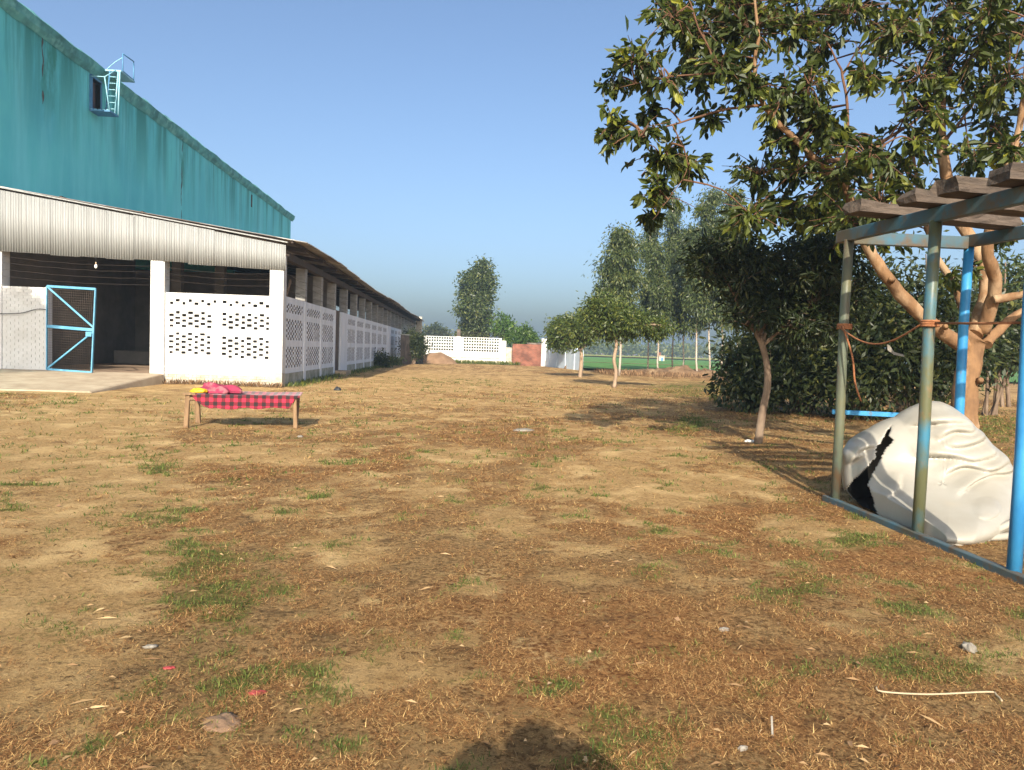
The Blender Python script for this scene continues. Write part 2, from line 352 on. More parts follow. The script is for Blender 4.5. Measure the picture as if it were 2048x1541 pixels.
# ------------------------------------------------------------------ grass on the ground
def blades(n, ymin, ymax, pick, lmin, lmax, wd, flat, seed, one=False):
    rg = np.random.default_rng(seed)
    y = ymin * (ymax / ymin) ** rg.random(n * 6)            # denser near the camera
    x = (rg.random(n * 6) * 2 - 1) * (y * 0.74 + 0.5) + y * 0.065
    b, g, r = masks(x, y)
    k = rg.random(len(x)) < pick(b, g, r, x, y)
    k &= ~((y > 18) & (x < -5.6))
    x, y = x[k][:n], y[k][:n]; n = len(x)
    L = (lmin + (lmax - lmin) * rg.random(n) ** 2) * np.clip(y / 6, 0.8, 3 if one else 1.5); a = rg.random(n) * 2 * np.pi
    tilt = flat * ((0.4 + 0.6 * rg.random(n)) if not one else 1 - .35 * rg.random(n) ** 2.5)
    h = np.stack([np.cos(a) * np.sin(tilt), np.sin(a) * np.sin(tilt), np.cos(tilt)], 1) * L[:, None]
    s = np.stack([-np.sin(a), np.cos(a), np.zeros(n)], 1) * (wd * np.clip(y / 5, 0.7, 4) * (0.6 + 0.8 * rg.random(n)))[:, None] / 2
    base = np.stack([x, y, gz(x, y) - 0.004], 1)
    bend = np.stack([np.cos(a), np.sin(a), -0.3 * np.ones(n)], 1) * (L * 0.25 * rg.random(n))[:, None]
    mid = base + h * 0.55; tip = base + h + bend; tip[:, 2] = np.maximum(tip[:, 2], base[:, 2] + 0.008)
    if one:                                                 # matted straw: one sliver each
        base[:, 2] += .004 + .012 * rg.random(n)
        V = np.stack([base - s, base + s, base + h], 1).reshape(-1, 3); F = np.arange(n)[:, None] * 3 + [0, 1, 2]
        return V, F, np.repeat(rg.random(n) ** 1.5, 3)
    V = np.stack([base - s, base + s, mid + s * .8, mid - s * .8, tip], 1).reshape(-1, 3)
    o = np.arange(n)[:, None] * 5
    F = np.concatenate([o + [0, 1, 2], o + [0, 2, 3], o + [3, 2, 4]])
    return V, F, np.repeat(rg.random(n), 5)
V, F, T = blades(430000, 2.1, 30, lambda b, g, r, x, y: np.clip(1.15 - b * 1.15, .05, 1) * (0.45 + 0.6 * r) * np.clip((fbm(x * 5, y * 5, 77, 3) - .40) * 5, .10, 1), .018, .065, .0032, 1.55, 1, True)
tag(link('dry_grass', np_mesh('dry_grass', V, F, {'tint': T}), M['dry_grass']), 'flattened reddish brown dry grass over the yard', 'grass', kind='stuff')
V, F, T = blades(110000, 2.1, 34, lambda b, g, r, x, y: np.clip(g * 1.5 - .12, 0, 1) ** 1.5, .012, .055, .0048, 1.1, 2)
tag(link('green_grass', np_mesh('green_grass', V, F, {'tint': T}), M['green_grass']), 'short green grass and weeds in patches over the yard', 'grass', kind='stuff')
def litter(n, seed, lmin, lmax, asp):
    rg = np.random.default_rng(seed); y = 2.2 * (18 / 2.2) ** rg.random(n); x = (rg.random(n) * 2 - 1) * (y * .72 + .3) + y * .065
    k = ~((y > 17) & (x < -5.6)); x, y = x[k], y[k]; n = len(x)
    L = lmin + (lmax - lmin) * rg.random(n) ** 2.5; a = rg.random(n) * 6.28; wv = L * asp * (.5 + rg.random(n))
    d = np.stack([np.cos(a), np.sin(a), (rg.random(n) - .3) * .5], 1) * L[:, None]; s = np.stack([-np.sin(a), np.cos(a), (rg.random(n) - .5) * 1.2], 1) * wv[:, None] / 2
    b = np.stack([x, y, gz(x, y) + .012], 1)
    V = np.stack([b, b + d * .5 + s, b + d, b + d * .5 - s + [0, 0, .01]], 1).reshape(-1, 3); o = np.arange(n)[:, None] * 4
    return V, o + [0, 1, 2, 3], np.repeat(rg.random(n), 4)
V, F, T = litter(320, 5, .008, .042, .35)
tag(link('leaf_litter', np_mesh('leaf_litter', V, F, {'tint': T}), leaf_mat('dead_leaf', (0.10, 0.055, 0.03), (0.22, 0.13, 0.07), (0.42, 0.30, 0.18), .15, .9)), 'dead leaves and straw bits strewn on the soil', 'litter', kind='stuff')
V, F, T = litter(420, 6, .03, .11, .016)
tag(link('straw', np_mesh('straw', V, F, {'tint': T}), leaf_mat('straw_stalk', (0.14, 0.075, 0.035), (0.30, 0.19, 0.095), (0.46, 0.33, 0.18), .1, .9)), 'loose straw stalks lying over the yard', 'litter', kind='stuff')

# ------------------------------------------------------------------ lattice walls
def lattice(holes, u0, u1, v0, v1, thick, fr, name, m, parent):
    """wall with real holes. holes: (ua,ub,va,vb). fr(u,v,w) -> world, w=0 front, w=thick back"""
    us = sorted({round(q, 4) for q in [u0, u1] + [h[0] for h in holes] + [h[1] for h in holes]})
    vs_ = sorted({round(q, 4) for q in [v0, v1] + [h[2] for h in holes] + [h[3] for h in holes]})
    ui = {q: i for i, q in enumerate(us)}; vi = {q: i for i, q in enumerate(vs_)}
    nu, nv = len(us), len(vs_)
    solid = np.ones((nu - 1, nv - 1), bool)
    for a, b, c, d in holes:
        solid[ui[round(a, 4)]:ui[round(b, 4)], vi[round(c, 4)]:vi[round(d, 4)]] = False
    V = [fr(u, v, ww) for ww in (0, thick) for u in us for v in vs_]
    idx = lambda i, j, k: k * nu * nv + i * nv + j
    Fq, mi = [], []
    inn = lambda i, j: 1 if (0 <= i < nu - 1 and 0 <= j < nv - 1) else 0
    S = lambda i, j: 0 <= i < nu - 1 and 0 <= j < nv - 1 and solid[i, j]
    for i in range(nu - 1):
        for j in range(nv - 1):
            if not solid[i, j]: continue
            Fq.append((idx(i, j, 0), idx(i + 1, j, 0), idx(i + 1, j + 1, 0), idx(i, j + 1, 0)))
            Fq.append((idx(i, j, 1), idx(i, j + 1, 1), idx(i + 1, j + 1, 1), idx(i + 1, j, 1))); mi += [0, 0]
            if not S(i - 1, j): Fq.append((idx(i, j, 0), idx(i, j + 1, 0), idx(i, j + 1, 1), idx(i, j, 1))); mi.append(inn(i - 1, j))
            if not S(i + 1, j): Fq.append((idx(i + 1, j, 0), idx(i + 1, j, 1), idx(i + 1, j + 1, 1), idx(i + 1, j + 1, 0))); mi.append(inn(i + 1, j))
            if not S(i, j - 1): Fq.append((idx(i, j, 0), idx(i, j, 1), idx(i + 1, j, 1), idx(i + 1, j, 0))); mi.append(inn(i, j - 1))
            if not S(i, j + 1): Fq.append((idx(i, j + 1, 0), idx(i + 1, j + 1, 0), idx(i + 1, j + 1, 1), idx(i, j + 1, 1))); mi.append(inn(i, j + 1))
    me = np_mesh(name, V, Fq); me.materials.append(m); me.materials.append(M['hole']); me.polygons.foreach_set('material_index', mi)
    return link(name, me, m, parent)
def block(u0, ncol, pitch, v0, nrow, vp, hw, hh, rg, flip=0, jit=0.02):
    hs = []
    for c in range(ncol):
        for r in range(nrow):
            uu = u0 + c * pitch; vv = v0 + r * vp * 2 + (vp if (c + flip) % 2 else 0)
            a, b = hw * rg.uniform(.75, 1.15), hh * rg.uniform(.9, 1.1)
            hs.append((round(uu - a / 2 + rg.uniform(-jit, jit) * .4, 4), round(uu + a / 2, 4), round(vv - b / 2, 4), round(vv + b / 2, 4)))
    return hs

# ------------------------------------------------------------------ the long shed with lattice walls
FY, SX = 23.5, -5.66
shed = empty('cattle_shed', (-10, FY, 0), 'long white shed with pierced brick walls and a corrugated front panel', 'shed')
def box_part(name, lo, hi, m, parent=None, bevel=0.0):
    return MB().box(lo, hi).build(name, m, shed if parent is None else parent, bevel)
# front pillars
box_part('pillar', (-14.6, FY - .02, 0), (-14.05, FY + .4, 4.1), M['white'], bevel=.012)
box_part('pillar', (-9.67, FY - .03, 0), (-9.25, FY + .38, 4.1), M['white'], bevel=.012)
box_part('pillar', (-6.08, FY - .03, 0.42), (SX, FY + .38, 4.1), M['white'], bevel=.012)
box_part('pillar_foot', (-6.085, FY - .034, -.15), (SX + .003, FY + .384, .42), M['white_dirty'])
# front lattice wall
rg = random.Random(3)
holes = []
for ub in (-9.06, -7.46):
    fl = 0 if ub < -8 else 1
    holes += [h for h in block(ub, 8, .186, 2.50, 1, .088, .115, .082, rg, fl)]
    holes += block(ub, 7 if fl == 0 else 8, .19, 1.80, 3, .083, .135, .08, rg, fl)
    holes += block(ub, 7 if fl == 0 else 8, .188, 0.98 - (.083 if fl else 0), 4, .083, .13, .078, rg, fl)
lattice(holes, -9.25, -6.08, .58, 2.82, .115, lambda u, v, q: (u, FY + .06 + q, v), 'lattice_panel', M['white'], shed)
# plinth: whitewashed bricks, each one a piece
bme = None
def brick_row(x0, x1, z, y, odd, parent, mt, L=.232, Hh=.078, gap=.012, dep=.10, src={}):
    x = x0 - (L / 2 if odd else 0)
    while x < x1 - .02:
        a, b = max(x, x0), min(x + L, x1)
        if b - a > .03:
            key = (round(b - a, 2), mt.name)
            if key not in src:
                hl = (b - a) / 2; q = MB().box((-hl, 0, 0), (hl, dep, Hh)); me = bpy.data.meshes.new('brick'); me.from_pydata(q.v, [], q.f); me.materials.append(mt); src[key] = me
            o = bpy.data.objects.new('brick', src[key]); col.objects.link(o); o.parent = parent
            o.location = Vector(((a + b) / 2, y + random.uniform(-.006, .006), z)) - parent.location
        x += L + gap
for r in range(7):
    brick_row(-9.245, -6.09, -.05 + r * .09, FY + .045, r % 2, shed, M['white_dirty'] if r < 4 else M['white'])
MB().box((-9.25, FY + .07, -.2), (-6.08, FY + .17, .579)).build('mortar_core', M['white_dirty'], shed)
# low wall left of the gate, whitewashed brick
for r in range(29):
    brick_row(-14.05, -12.80, .24 + r * .0895, FY + .02, r % 2, shed, M['white'], dep=.2)
MB().box((-14.05, FY + .034, 0), (-12.80, FY + .22, 2.80)).build('mortar_core', M['white'], shed)
box_part('gate_jamb', (-12.80, FY + .01, .2), (-12.70, FY + .24, 2.84), M['white_side'], bevel=.01)
# corrugated front panel: separate sheets, each sloping with the roof
xs0, xs1 = -14.9, -5.60
def topz(x): return 5.87 + (x + 14.9) * (4.46 - 5.87) / 9.3
def botz(x): return 3.88 + (x + 14.9) * (3.64 - 3.88) / 9.3
x = xs0; k = 0
while x < xs1 - .05:
    wd_ = min(random.choice((.78, .82, .86)), xs1 - x); n = max(4, int(wd_ / .076)) * 8
    u = np.linspace(0, wd_, n + 1); yy = FY - .07 - .004 * (k % 3) + .016 * np.sin(u / .076 * 2 * np.pi) + .01 * fbm(u * 2, u * 0 + k, 5)
    jt, jb = random.uniform(-.03, .02), random.uniform(-.03, .03)
    V = [(x + a, b, topz(x + a) - .05 + jt) for a, b in zip(u, yy)] + [(x + a, b + .02, botz(x + a) + jb) for a, b in zip(u, yy)]
    Fq = [(i, i + 1, n + 2 + i, n + 1 + i) for i in range(n)]
    o = link('corrugated_sheet', np_mesh('corrugated_sheet', V, [(a, d, c, b) for a, b, c, d in Fq], smooth=True), M['corr'], shed)
    sm_ = o.modifiers.new('thick', 'SOLIDIFY'); sm_.thickness = .004
    x += wd_ - .02; k += 1
MB().bar((xs0, FY - .02, topz(xs0) + .02), (xs1 + .05, FY - .02, topz(xs1) + .02), .16, .035).build('roof_edge', M['corr'], shed)
MB().bar((xs0, FY + .03, 4.0), (xs1 - .1, FY + .03, 3.76), .08, .12).build('lintel_pipe', M['interior_wood'], shed)
# mono-pitch roof running back, sheets sagging unevenly at the eave
ns = 34
for i in range(ns):
    y0, y1 = FY + .02 + i * 1.98, FY + .02 + (i + 1) * 1.98 + .12
    d0 = random.uniform(-.05, .04) * .5 + .05 * math.sin(i * .5); d1 = .05 * math.sin(i * .5 + .5); ov = random.uniform(-.03, .05)
    xe = -5.02 + ov; V, Fq = [], []
    m_ = 26
    for a in range(m_ + 1):
        yv = y0 + (y1 - y0) * a / m_; zz = .018 * math.sin(a / m_ * 26 / 2 * 3.1)
        V += [(-14.88, yv, 5.92 + zz + .006 * (i % 2)), (xe, yv, 4.53 + zz + d0 + (d1 - d0) * a / m_ + .012 * (i % 2))]
    Fq = [(2 * a, 2 * a + 1, 2 * a + 3, 2 * a + 2) for a in range(m_)]
    o = link('roof_sheet', np_mesh('roof_sheet', V, Fq), M['roof'], shed); s_ = o.modifiers.new('thick', 'SOLIDIFY'); s_.thickness = .012
for yv in np.arange(FY + 1.4, 90, 2.95):
    MB().bar((-14.8, yv, 5.78), (-5.3, yv, 4.42), .09, .12).build('rafter', M['roof_under'], shed)
for xv, zv in ((-5.45, 4.53), (-7.6, 4.86), (-10, 5.23), (-12.4, 5.58)):
    MB().bar((xv, FY + .1, zv), (xv, 90.5, zv), .07, .08).build('purlin', M['roof_under'], shed)
MB().bar((-5.72, FY + .45, 4.12), (-5.72, 90, 4.12), .22, .22).build('eave_beam', M['roof_under'], shed)
# side pillars and lattice bays
bays = [(23.9, 26.63), (26.99, 29.6), (29.95, 32.6)]
yv = 36.3
while yv < 53: bays.append((yv, yv + 2.75)); yv += 3.1
bays += [(57.4, 60.1), (60.4, 63.1), (63.4, 66.2)]
for (a, b) in bays:
    hs = []
    for ub in (a + .25, a + 1.45):
        hs += block(ub, 6, .19, 2.40, 2, .07, .14, .085, rg, 0)
        hs += block(ub, 6, .19, 1.52, 4, .085, .14, .09, rg, 1)
        hs += block(ub, 6, .19, .62, 4, .085, .14, .09, rg, 0)
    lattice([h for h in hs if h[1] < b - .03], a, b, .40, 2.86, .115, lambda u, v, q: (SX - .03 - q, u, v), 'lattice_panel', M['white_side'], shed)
    box_part('plinth', (SX - .2, a + .001, -.2), (SX - .012, b - .001, .402), M['plinth_side'])
for yp in (26.63, 29.6, 32.6) + tuple(b[1] for b in bays[3:9]) + (60.1, 63.1, 66.2):
    box_part('pillar', (SX - .36, yp, -.1), (SX, yp + .35, 2.862), M['white_side'], bevel=.01)
    box_part('pillar_head', (SX - .35, yp + .01, 2.862), (SX - .01, yp + .34, 4.02), M['brick_pillar'], bevel=.01)
for a, b in ((34.3, 36.3), (54.9, 57.4)):
    box_part('pier', (SX - .3, a, -.1), (SX + .004, b, 2.865), M['white_side'], bevel=.01)
    box_part('pillar_head', (SX - .35, b - .5, 2.865), (SX - .01, b - .12, 4.02), M['brick_pillar'])
box_part('door_step', (SX - .3, 32.95, -.1), (SX + .5, 34.3, .22), M['concrete'], bevel=.02)
for yy_ in (69.5, 72.6, 75.7, 78.8, 81.9, 85):
    box_part('pillar_head', (SX - .35, yy_, -.1), (SX - .01, yy_ + .35, 4.02), M['brick_pillar'])
box_part('back_wall', (SX - .32, 68.6, -.1), (SX - .05, 90, 3.4), M['plinth_side'])
MB().box((SX - .1, 87, 0), (SX + .6, 87.5, 4.9)).build('end_pillar', M['white_dirty'], shed)
# barbed wire strands across the openings
for i, zv in enumerate((3.02, 3.28, 3.52)):
    P = [(SX + .02, FY + .3 + t_ * 43, zv + .03 * math.sin(t_ * 60 + i) + random.uniform(-.015, .015)) for t_ in np.linspace(0, 1, 50)]
    MB().tube(P, .006, 4).build('wire_strand', M['interior_wood'], shed)
for i, dz in enumerate((-.16, -.36, -.58, -.8)):
    for xa, xb in ((-14.05, -9.67), (-9.25, -6.08)):
        if i == 3 and xa > -10: continue
        P = [(xa + (xb - xa) * q, FY + .06, botz(xa + (xb - xa) * q) + dz * .9 - .07 * math.sin(q * math.pi) + random.uniform(-.012, .012)) for q in np.linspace(0, 1, 18)]
        MB().tube(P, .0035, 4).build('wire_strand', M['roof_under'], shed)
# inside: floor, partition, back wall
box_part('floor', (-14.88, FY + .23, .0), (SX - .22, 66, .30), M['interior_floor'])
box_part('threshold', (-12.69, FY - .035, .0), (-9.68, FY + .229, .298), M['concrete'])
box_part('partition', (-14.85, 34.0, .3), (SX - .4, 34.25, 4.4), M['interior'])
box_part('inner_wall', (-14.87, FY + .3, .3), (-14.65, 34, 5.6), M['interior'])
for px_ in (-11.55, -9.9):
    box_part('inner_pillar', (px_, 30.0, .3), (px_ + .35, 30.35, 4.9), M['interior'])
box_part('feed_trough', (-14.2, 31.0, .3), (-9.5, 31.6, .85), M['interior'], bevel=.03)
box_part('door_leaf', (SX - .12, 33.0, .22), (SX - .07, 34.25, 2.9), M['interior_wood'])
# leaning plank in the side opening and a small cloth
tag(MB().bar((SX - .05, 24.05, 2.87), (SX - .12, 24.9, 3.42), .05, .10).build('timber_offcut', M['cot_wood']), 'short timber leaning in the first opening above the shaded lattice wall', 'timber')
# bulb
b_ = empty('light_bulb', (-11.24, FY - .05, 3.5), 'unlit bulb hanging under the corrugated front panel', 'bulb')
MB().tube([(-11.24, FY - .12, 3.86), (-11.24, FY - .12, 3.62)], .006, 5).build('cord', M['black'], b_)
MB().tube([(-11.24, FY - .12, 3.64), (-11.24, FY - .12, 3.57)], .022, 8).build('holder', M['concrete'], b_)
MB().tube([(-11.24, FY - .12, 3.575), (-11.24, FY - .12, 3.55), (-11.24, FY - .12, 3.51), (-11.24, FY - .12, 3.47), (-11.24, FY - .12, 3.45)], [.02, .035, .045, .035, .01], 10).build('glass', mat('bulb_glass', (.9, .88, .8), rough=.1, spec=.6), b_)
# cable on the low wall
tag(MB().tube(smooth_line([(-14.7, FY - .06, 1.98), (-13.6, FY - .05, 2.0), (-13.0, FY - .03, 2.16), (-12.72, FY - .03, 2.14)]), .012, 6).build('cable', M['black']), 'black cable slung across the white wall beside the blue gate', 'cable')

# gate
gate = empty('metal_gate', (-12.70, FY - .05, .3), 'blue angle-iron gate with diagonal braces and mesh, standing ajar', 'gate')
gq = [(-12.70, FY - .06, .34), (-11.16, FY - .5, .30), (-11.06, FY - .5, 2.80), (-12.70, FY - .06, 2.86)]
G = [Vector(q) for q in gq]
for nm, a, b, t_ in (('bottom_rail', G[0], G[1], .06), ('outer_stile', G[1], G[2], .075), ('top_rail', G[2], G[3], .07), ('hinge_stile', G[3], G[0], .05),
                     ('middle_rail', G[0].lerp(G[3], .52), G[1].lerp(G[2], .51), .09), ('brace', G[3], G[1].lerp(G[2], .54), .05), ('brace', G[0], G[1].lerp(G[2], .49), .05)):
    off = Vector((0, -.012, 0)) if nm == 'brace' else (Vector((0, -.006, 0)) if nm == 'middle_rail' else Vector((0, 0, 0)))
    MB().bar(a + off, b + off, .035, t_, up=(0, .2, 1)).build(nm, M['blue_gate'], gate)
for i in range(1, 26):
    MB().tube([G[0].lerp(G[1], i / 26) + Vector((0, .03, 0)), G[3].lerp(G[2], i / 26) + Vector((0, .03, 0))], .0032, 4).build('mesh_wire', M['interior_wood'], gate)
for i in range(1, 34):
    MB().tube([G[0].lerp(G[3], i / 34) + Vector((0, .04, 0)), G[1].lerp(G[2], i / 34) + Vector((0, .04, 0))], .0032, 4).build('mesh_wire', M['interior_wood'], gate)
lc = G[1].lerp(G[2], .48)
MB().box((lc.x - .22, lc.y - .03, lc.z - .12), (lc.x - .05, lc.y - .015, lc.z + .02)).build('latch', M['blue_gate'], gate)

# concrete ramp in front of the gate
V = [(-20, 18.1, -.1), (-9.15, 18.9, -.1), (-9.15, FY - .04, -.1), (-20, FY - .04, -.1), (-20, 18.1, .03), (-9.2, 18.9, .03), (-9.25, FY - .04, .315), (-20, FY - .04, .315)]
MBr = MB().add(V, [(0, 3, 2, 1), (4, 5, 6, 7), (0, 1, 5, 4), (1, 2, 6, 5), (2, 3, 7, 6), (3, 0, 4, 7)])
tag(MBr.build('concrete_ramp', M['concrete'], bevel=.03), 'worn concrete ramp sloping up to the blue gate', 'ramp')

# ------------------------------------------------------------------ tall teal building
TX, TZ, TY0, TY1 = -14.9, 12.12, 23.45, 63.9
teal = empty('teal_godown', (-22, 36, 0), 'tall windowless teal plastered building rising behind the shed roof', 'building')
def teal_mat():
    m, t, p = node_mat('teal_plaster'); L = t.links.new
    g = t.nodes.new('ShaderNodeNewGeometry')
    def noise(s, st, det=6):
        mp = t.nodes.new('ShaderNodeMapping'); mp.inputs['Scale'].default_value = st; L(g.outputs['Position'], mp.inputs['Vector'])
        n = t.nodes.new('ShaderNodeTexNoise'); n.inputs['Scale'].default_value = s; n.inputs['Detail'].default_value = det; n.inputs['Roughness'].default_value = .65; L(mp.outputs[0], n.inputs['Vector']); return n.outputs[0]
    def mr(v, a, b):
        q = t.nodes.new('ShaderNodeMapRange'); q.inputs['From Min'].default_value = a; q.inputs['From Max'].default_value = b; L(v, q.inputs['Value']); return q.outputs[0]
    def mul(a, b, op='MULTIPLY'):
        q = t.nodes.new('ShaderNodeMath'); q.operation = op; L(a, q.inputs[0])
        if isinstance(b, float): q.inputs[1].default_value = b
        else: L(b, q.inputs[1])
        return q.outputs[0]
    def mix(f, a, b):
        q = t.nodes.new('ShaderNodeMix'); q.data_type = 'RGBA'; L(f, q.inputs[0])
        for i, v in ((6, a), (7, b)):
            if isinstance(v, tuple): q.inputs[i].default_value = (*v, 1)
            else: L(v, q.inputs[i])
        return q.outputs[2]
    c = mix(mr(noise(.35, (1, 1, .6)), .35, .68), (.14, .63, .62), (.10, .51, .57))
    c = mix(mr(noise(1.1, (1, 1, .12)), .45, .7), c, (.19, .66, .68))
    sp = t.nodes.new('ShaderNodeSeparateXYZ'); L(g.outputs['Position'], sp.inputs[0])
    top = mr(sp.outputs['Z'], 8.0, 11.8)                    # rain streaks start at the coping
    st = mul(mr(noise(.9, (1, 1, .10)), .46, .62), top)
    c = mix(st, c, (.035, .25, .22))
    sp_y = sp.outputs['Y']
    for yc, hw in ((27.6, 1.1), (39.95, .8)):               # damp patches beside the two cracks
        dy = mul(sp_y, -yc, 'ADD'); d = mul(mul(dy, dy), -.5 / hw ** 2)
        zf = mr(sp.outputs['Z'], 8.6, 10.6)
        band = mr(mul(d, noise(1.5, (1, 1, .45), 8), 'ADD'), .40, .54)
        c = mix(mul(mul(band, zf), .85), c, (.03, .24, .18))
    L(c, p.inputs['Base Color']); p.inputs['Roughness'].default_value = .85
    b = t.nodes.new('ShaderNodeBump'); b.inputs['Strength'].default_value = .3; b.inputs['Distance'].default_value = .03; L(noise(2.2, (1, 1, 1)), b.inputs['Height']); L(b.outputs[0], p.inputs['Normal'])
    return m
M['teal'] = teal_mat()
M['crack'] = mat('open_crack', (.06, .07, .065), (.12, .11, .10), 6, rough=.95)
M['teal_edge'] = mat('teal_coping', (.13, .42, .41), (.06, .20, .20), 1.3, rough=.9, bump=.6, bscale=4, c3=(.20, .50, .47), s3=2.2, k3=(.52, .7))
hy0, hy1, hz0, hz1 = 30.45, 31.25, 10.33, 11.52
def fr_teal(u, v, q): return (TX - q, u, v)
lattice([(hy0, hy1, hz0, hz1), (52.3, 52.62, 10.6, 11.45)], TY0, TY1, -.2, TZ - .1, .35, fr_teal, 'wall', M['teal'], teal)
MB().box((-30, TY0, -.2), (TX - .36, TY1 - .002, 11.3)).build('rear_block', M['teal'], teal)
MB().box((-30, TY0, 11.3), (TX - .5, TY1, 11.6)).build('roof_slab', M['teal_edge'], teal)
# uneven coping
ys = np.arange(TY0, TY1 + .6, .22); V = []
for i, yv in enumerate(ys):
    a, b, c_ = (float(fbm(yv * .9, k * 7.3, 60 + k, 4)) - .5 for k in range(3))
    V += [(TX + .02, yv, TZ - .50 + .12 * c_), (TX + .15 + .14 * a, yv, TZ - .32 + .12 * b), (TX + .22 + .12 * b, yv, TZ - .06 + .08 * a), (TX + .05, yv, TZ + .09 + .20 * c_ + .08 * a), (TX - .4, yv, TZ + .02 + .1 * b)]
Fq = [(i * 5 + k, (i + 1) * 5 + k, (i + 1) * 5 + k + 1, i * 5 + k + 1) for i in range(len(ys) - 1) for k in range(4)]
cop = np_mesh('coping', V, Fq)
co = link('coping', cop, M['teal_edge'], teal)
e0 = (len(ys) - 1) * 5
MB().add([V[e0 + k] for k in range(5)], [(0, 1, 2, 3, 4)]).build('coping_end', M['teal_edge'], teal)
# cracks with old downpipes behind peeled plaster
for yc, z0, z1 in ((27.17, 9.4, 11.65), (39.85, 7.0, 11.65)):
    P = [(TX - .015, yc + .10 * (float(fbm(q * 2.2, yc, 80)) - .5) * 2, q) for q in np.arange(z0, z1, .07)]
    MB().tube(P, [.012 + .10 * max(0, float(fbm(q[2] * 3.3, yc, 82)) - .32) for q in P], 6).build('crack', M['crack'], teal)
# roof access: hatch frame, platform, ladder, guard rail
M['pale_blue'] = mat('pale_blue_steel', (.30, .55, .62), (.20, .42, .52), 4, rough=.5)
M['deep_blue'] = mat('deep_blue_steel', (.05, .16, .30), (.08, .22, .36), 4, rough=.5)
ps = MB(); t_ = .07
ps.box((TX - .2, hy0 - t_, hz0 - t_), (TX + .10, hy0, hz1 + t_)).box((TX - .2, hy1, hz0 - t_), (TX + .04, hy1 + t_, hz1 + t_)).box((TX - .2, hy0, hz1), (TX + .06, hy1, hz1 + t_)).box((TX - .2, hy0, hz0 - t_), (TX + .1, hy1, hz0))
hatch = ps.build('hatch_frame', M['deep_blue'], teal)
MB().box((TX - .22, hy0, hz0), (TX - .19, hy1, hz1)).build('hatch_door', mat('hatch_rust', (.16, .10, .09), (.10, .08, .09), 3), hatch)
PX = TX + .80
plat = MB().box((TX + .02, hy0 - .1, hz0 - .16), (PX, hy0 + .62, hz0 - .10)).build('platform', M['deep_blue'], teal)
for i in range(5):
    MB().box((TX + .06 + i * .15, hy0 - .1, hz0 - .098), (TX + .14 + i * .15, hy0 + .62, hz0 - .075)).build('tread', M['pale_blue'], plat)
def rod(nm, pts, r=.022, m='pale_blue', par=plat): return MB().tube(pts, r, 6).build(nm, M[m], par)
ya, yb, zl = hy0 - .08, hy0 + .60, TZ - .12
rod('rail_post', [(PX - .03, ya, hz0 - .1), (PX - .22, ya, hz1 - .02)]); rod('rail_post', [(PX - .01, yb, hz0 - .1), (PX, yb + .1, zl)], .028)
rod('hand_rail', [(TX + .06, ya, hz1 - .02), (PX - .22, ya, hz1 - .02), (PX - .12, yb, zl)])
rod('ladder_rail', [(TX + .30, yb, hz0 - .1), (TX + .42, yb + .1, zl)], .03, 'deep_blue'); rod('ladder_rail', [(TX + .66, yb, hz0 - .1), (TX + .74, yb + .1, zl)], .028)
for i in range(6):
    f_ = (i + .6) / 6.5; z_ = hz0 + f_ * (zl - hz0)
    rod('rung', [(TX + .29 + .12 * f_, yb + .1 * f_, z_), (TX + .67 + .08 * f_, yb + .1 * f_, z_)], .018)
gt = MB().box((TX + .2, yb + .1, zl), (PX + .05, yb + 1.35, zl + .06)).build('upper_landing', M['pale_blue'], teal)
c0, c1, zt = (PX, yb + .35), (PX, yb + 1.33), zl + .80
for a, b in (((*c0, zl), (*c0, zt)), ((*c1, zl), (*c1, zt + .06)), ((*c0, zt), (*c1, zt + .06)), ((*c0, zl + .12), (*c1, zl + .10))):
    rod('guard_rail', [a, b], .024, 'deep_blue', gt)
rod('guard_rail', [(*c0, zt - .15), (TX + .5, yb + .35, zt - .35), (TX + .25, yb + .2, zl + .1)], .016, 'pale_blue', gt)

# ------------------------------------------------------------------ yard end: walls, pillars, mound
sw = empty('brick_wall', (-4.2, 56, 0), 'dark unplastered brick wall running on from the shaded lattice wall', 'wall')
M['brick_dark'] = mat('old_brick', (.12, .09, .075), (.07, .06, .05), 2.5, rough=.95, bump=.4, bscale=10, c3=(.2, .17, .14), s3=1.5, k3=(.55, .75))
MB().bar((-4.78, 57, 1.1), (-3.55, 62.3, 1.1), .24, 2.3).build('wall_face', M['brick_dark'], sw)
MB().bar((-4.78, 57, 2.29), (-3.55, 62.3, 2.29), .30, .08).build('coping', M['plinth_side'], sw)

fw = empty('boundary_wall', (0, 67.5, 0), 'white pierced boundary wall across the far end of the yard', 'wall')
FWY = 67.5
def fwp(px, py): return at_y(px, py, FWY)
xA, xB, xC, xD = fwp(846, 700)[0], fwp(912, 700)[0], fwp(921, 700)[0], fwp(1003, 700)[0]
ztop = 2.42
for u0, u1, nc in ((xA, xB, 11), (xC, xD, 14)):
    hs = []; pit = (u1 - u0 - .5) / nc
    for c in range(nc):
        for v in (1.22, 1.48, 1.74, 2.02, 2.26):
            a = u0 + .25 + (c + .2) * pit; hs.append((round(a, 4), round(a + pit * .70, 4), round(v - .07, 4), round(v + .10, 4)))
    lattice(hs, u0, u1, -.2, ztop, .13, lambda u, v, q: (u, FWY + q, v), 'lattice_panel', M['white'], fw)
    MB().box((u0, FWY - .02, .5), (u1, FWY - .001, .62)).build('ledge', M['white_dirty'], fw)
    MB().box((u0, FWY - .025, -.2), (u1, FWY - .002, .34)).build('stained_plinth', M['white_dirty'], fw)
MB().box((xB, FWY - .15, -.2), (xC, FWY + .25, 2.45)).build('pilaster', M['white'], fw, .02)
MB().box((xB + .03, FWY - .08, 2.45), (xC - .05, FWY + .2, 3.1)).build('broken_stub', M['brick_dark'], fw)
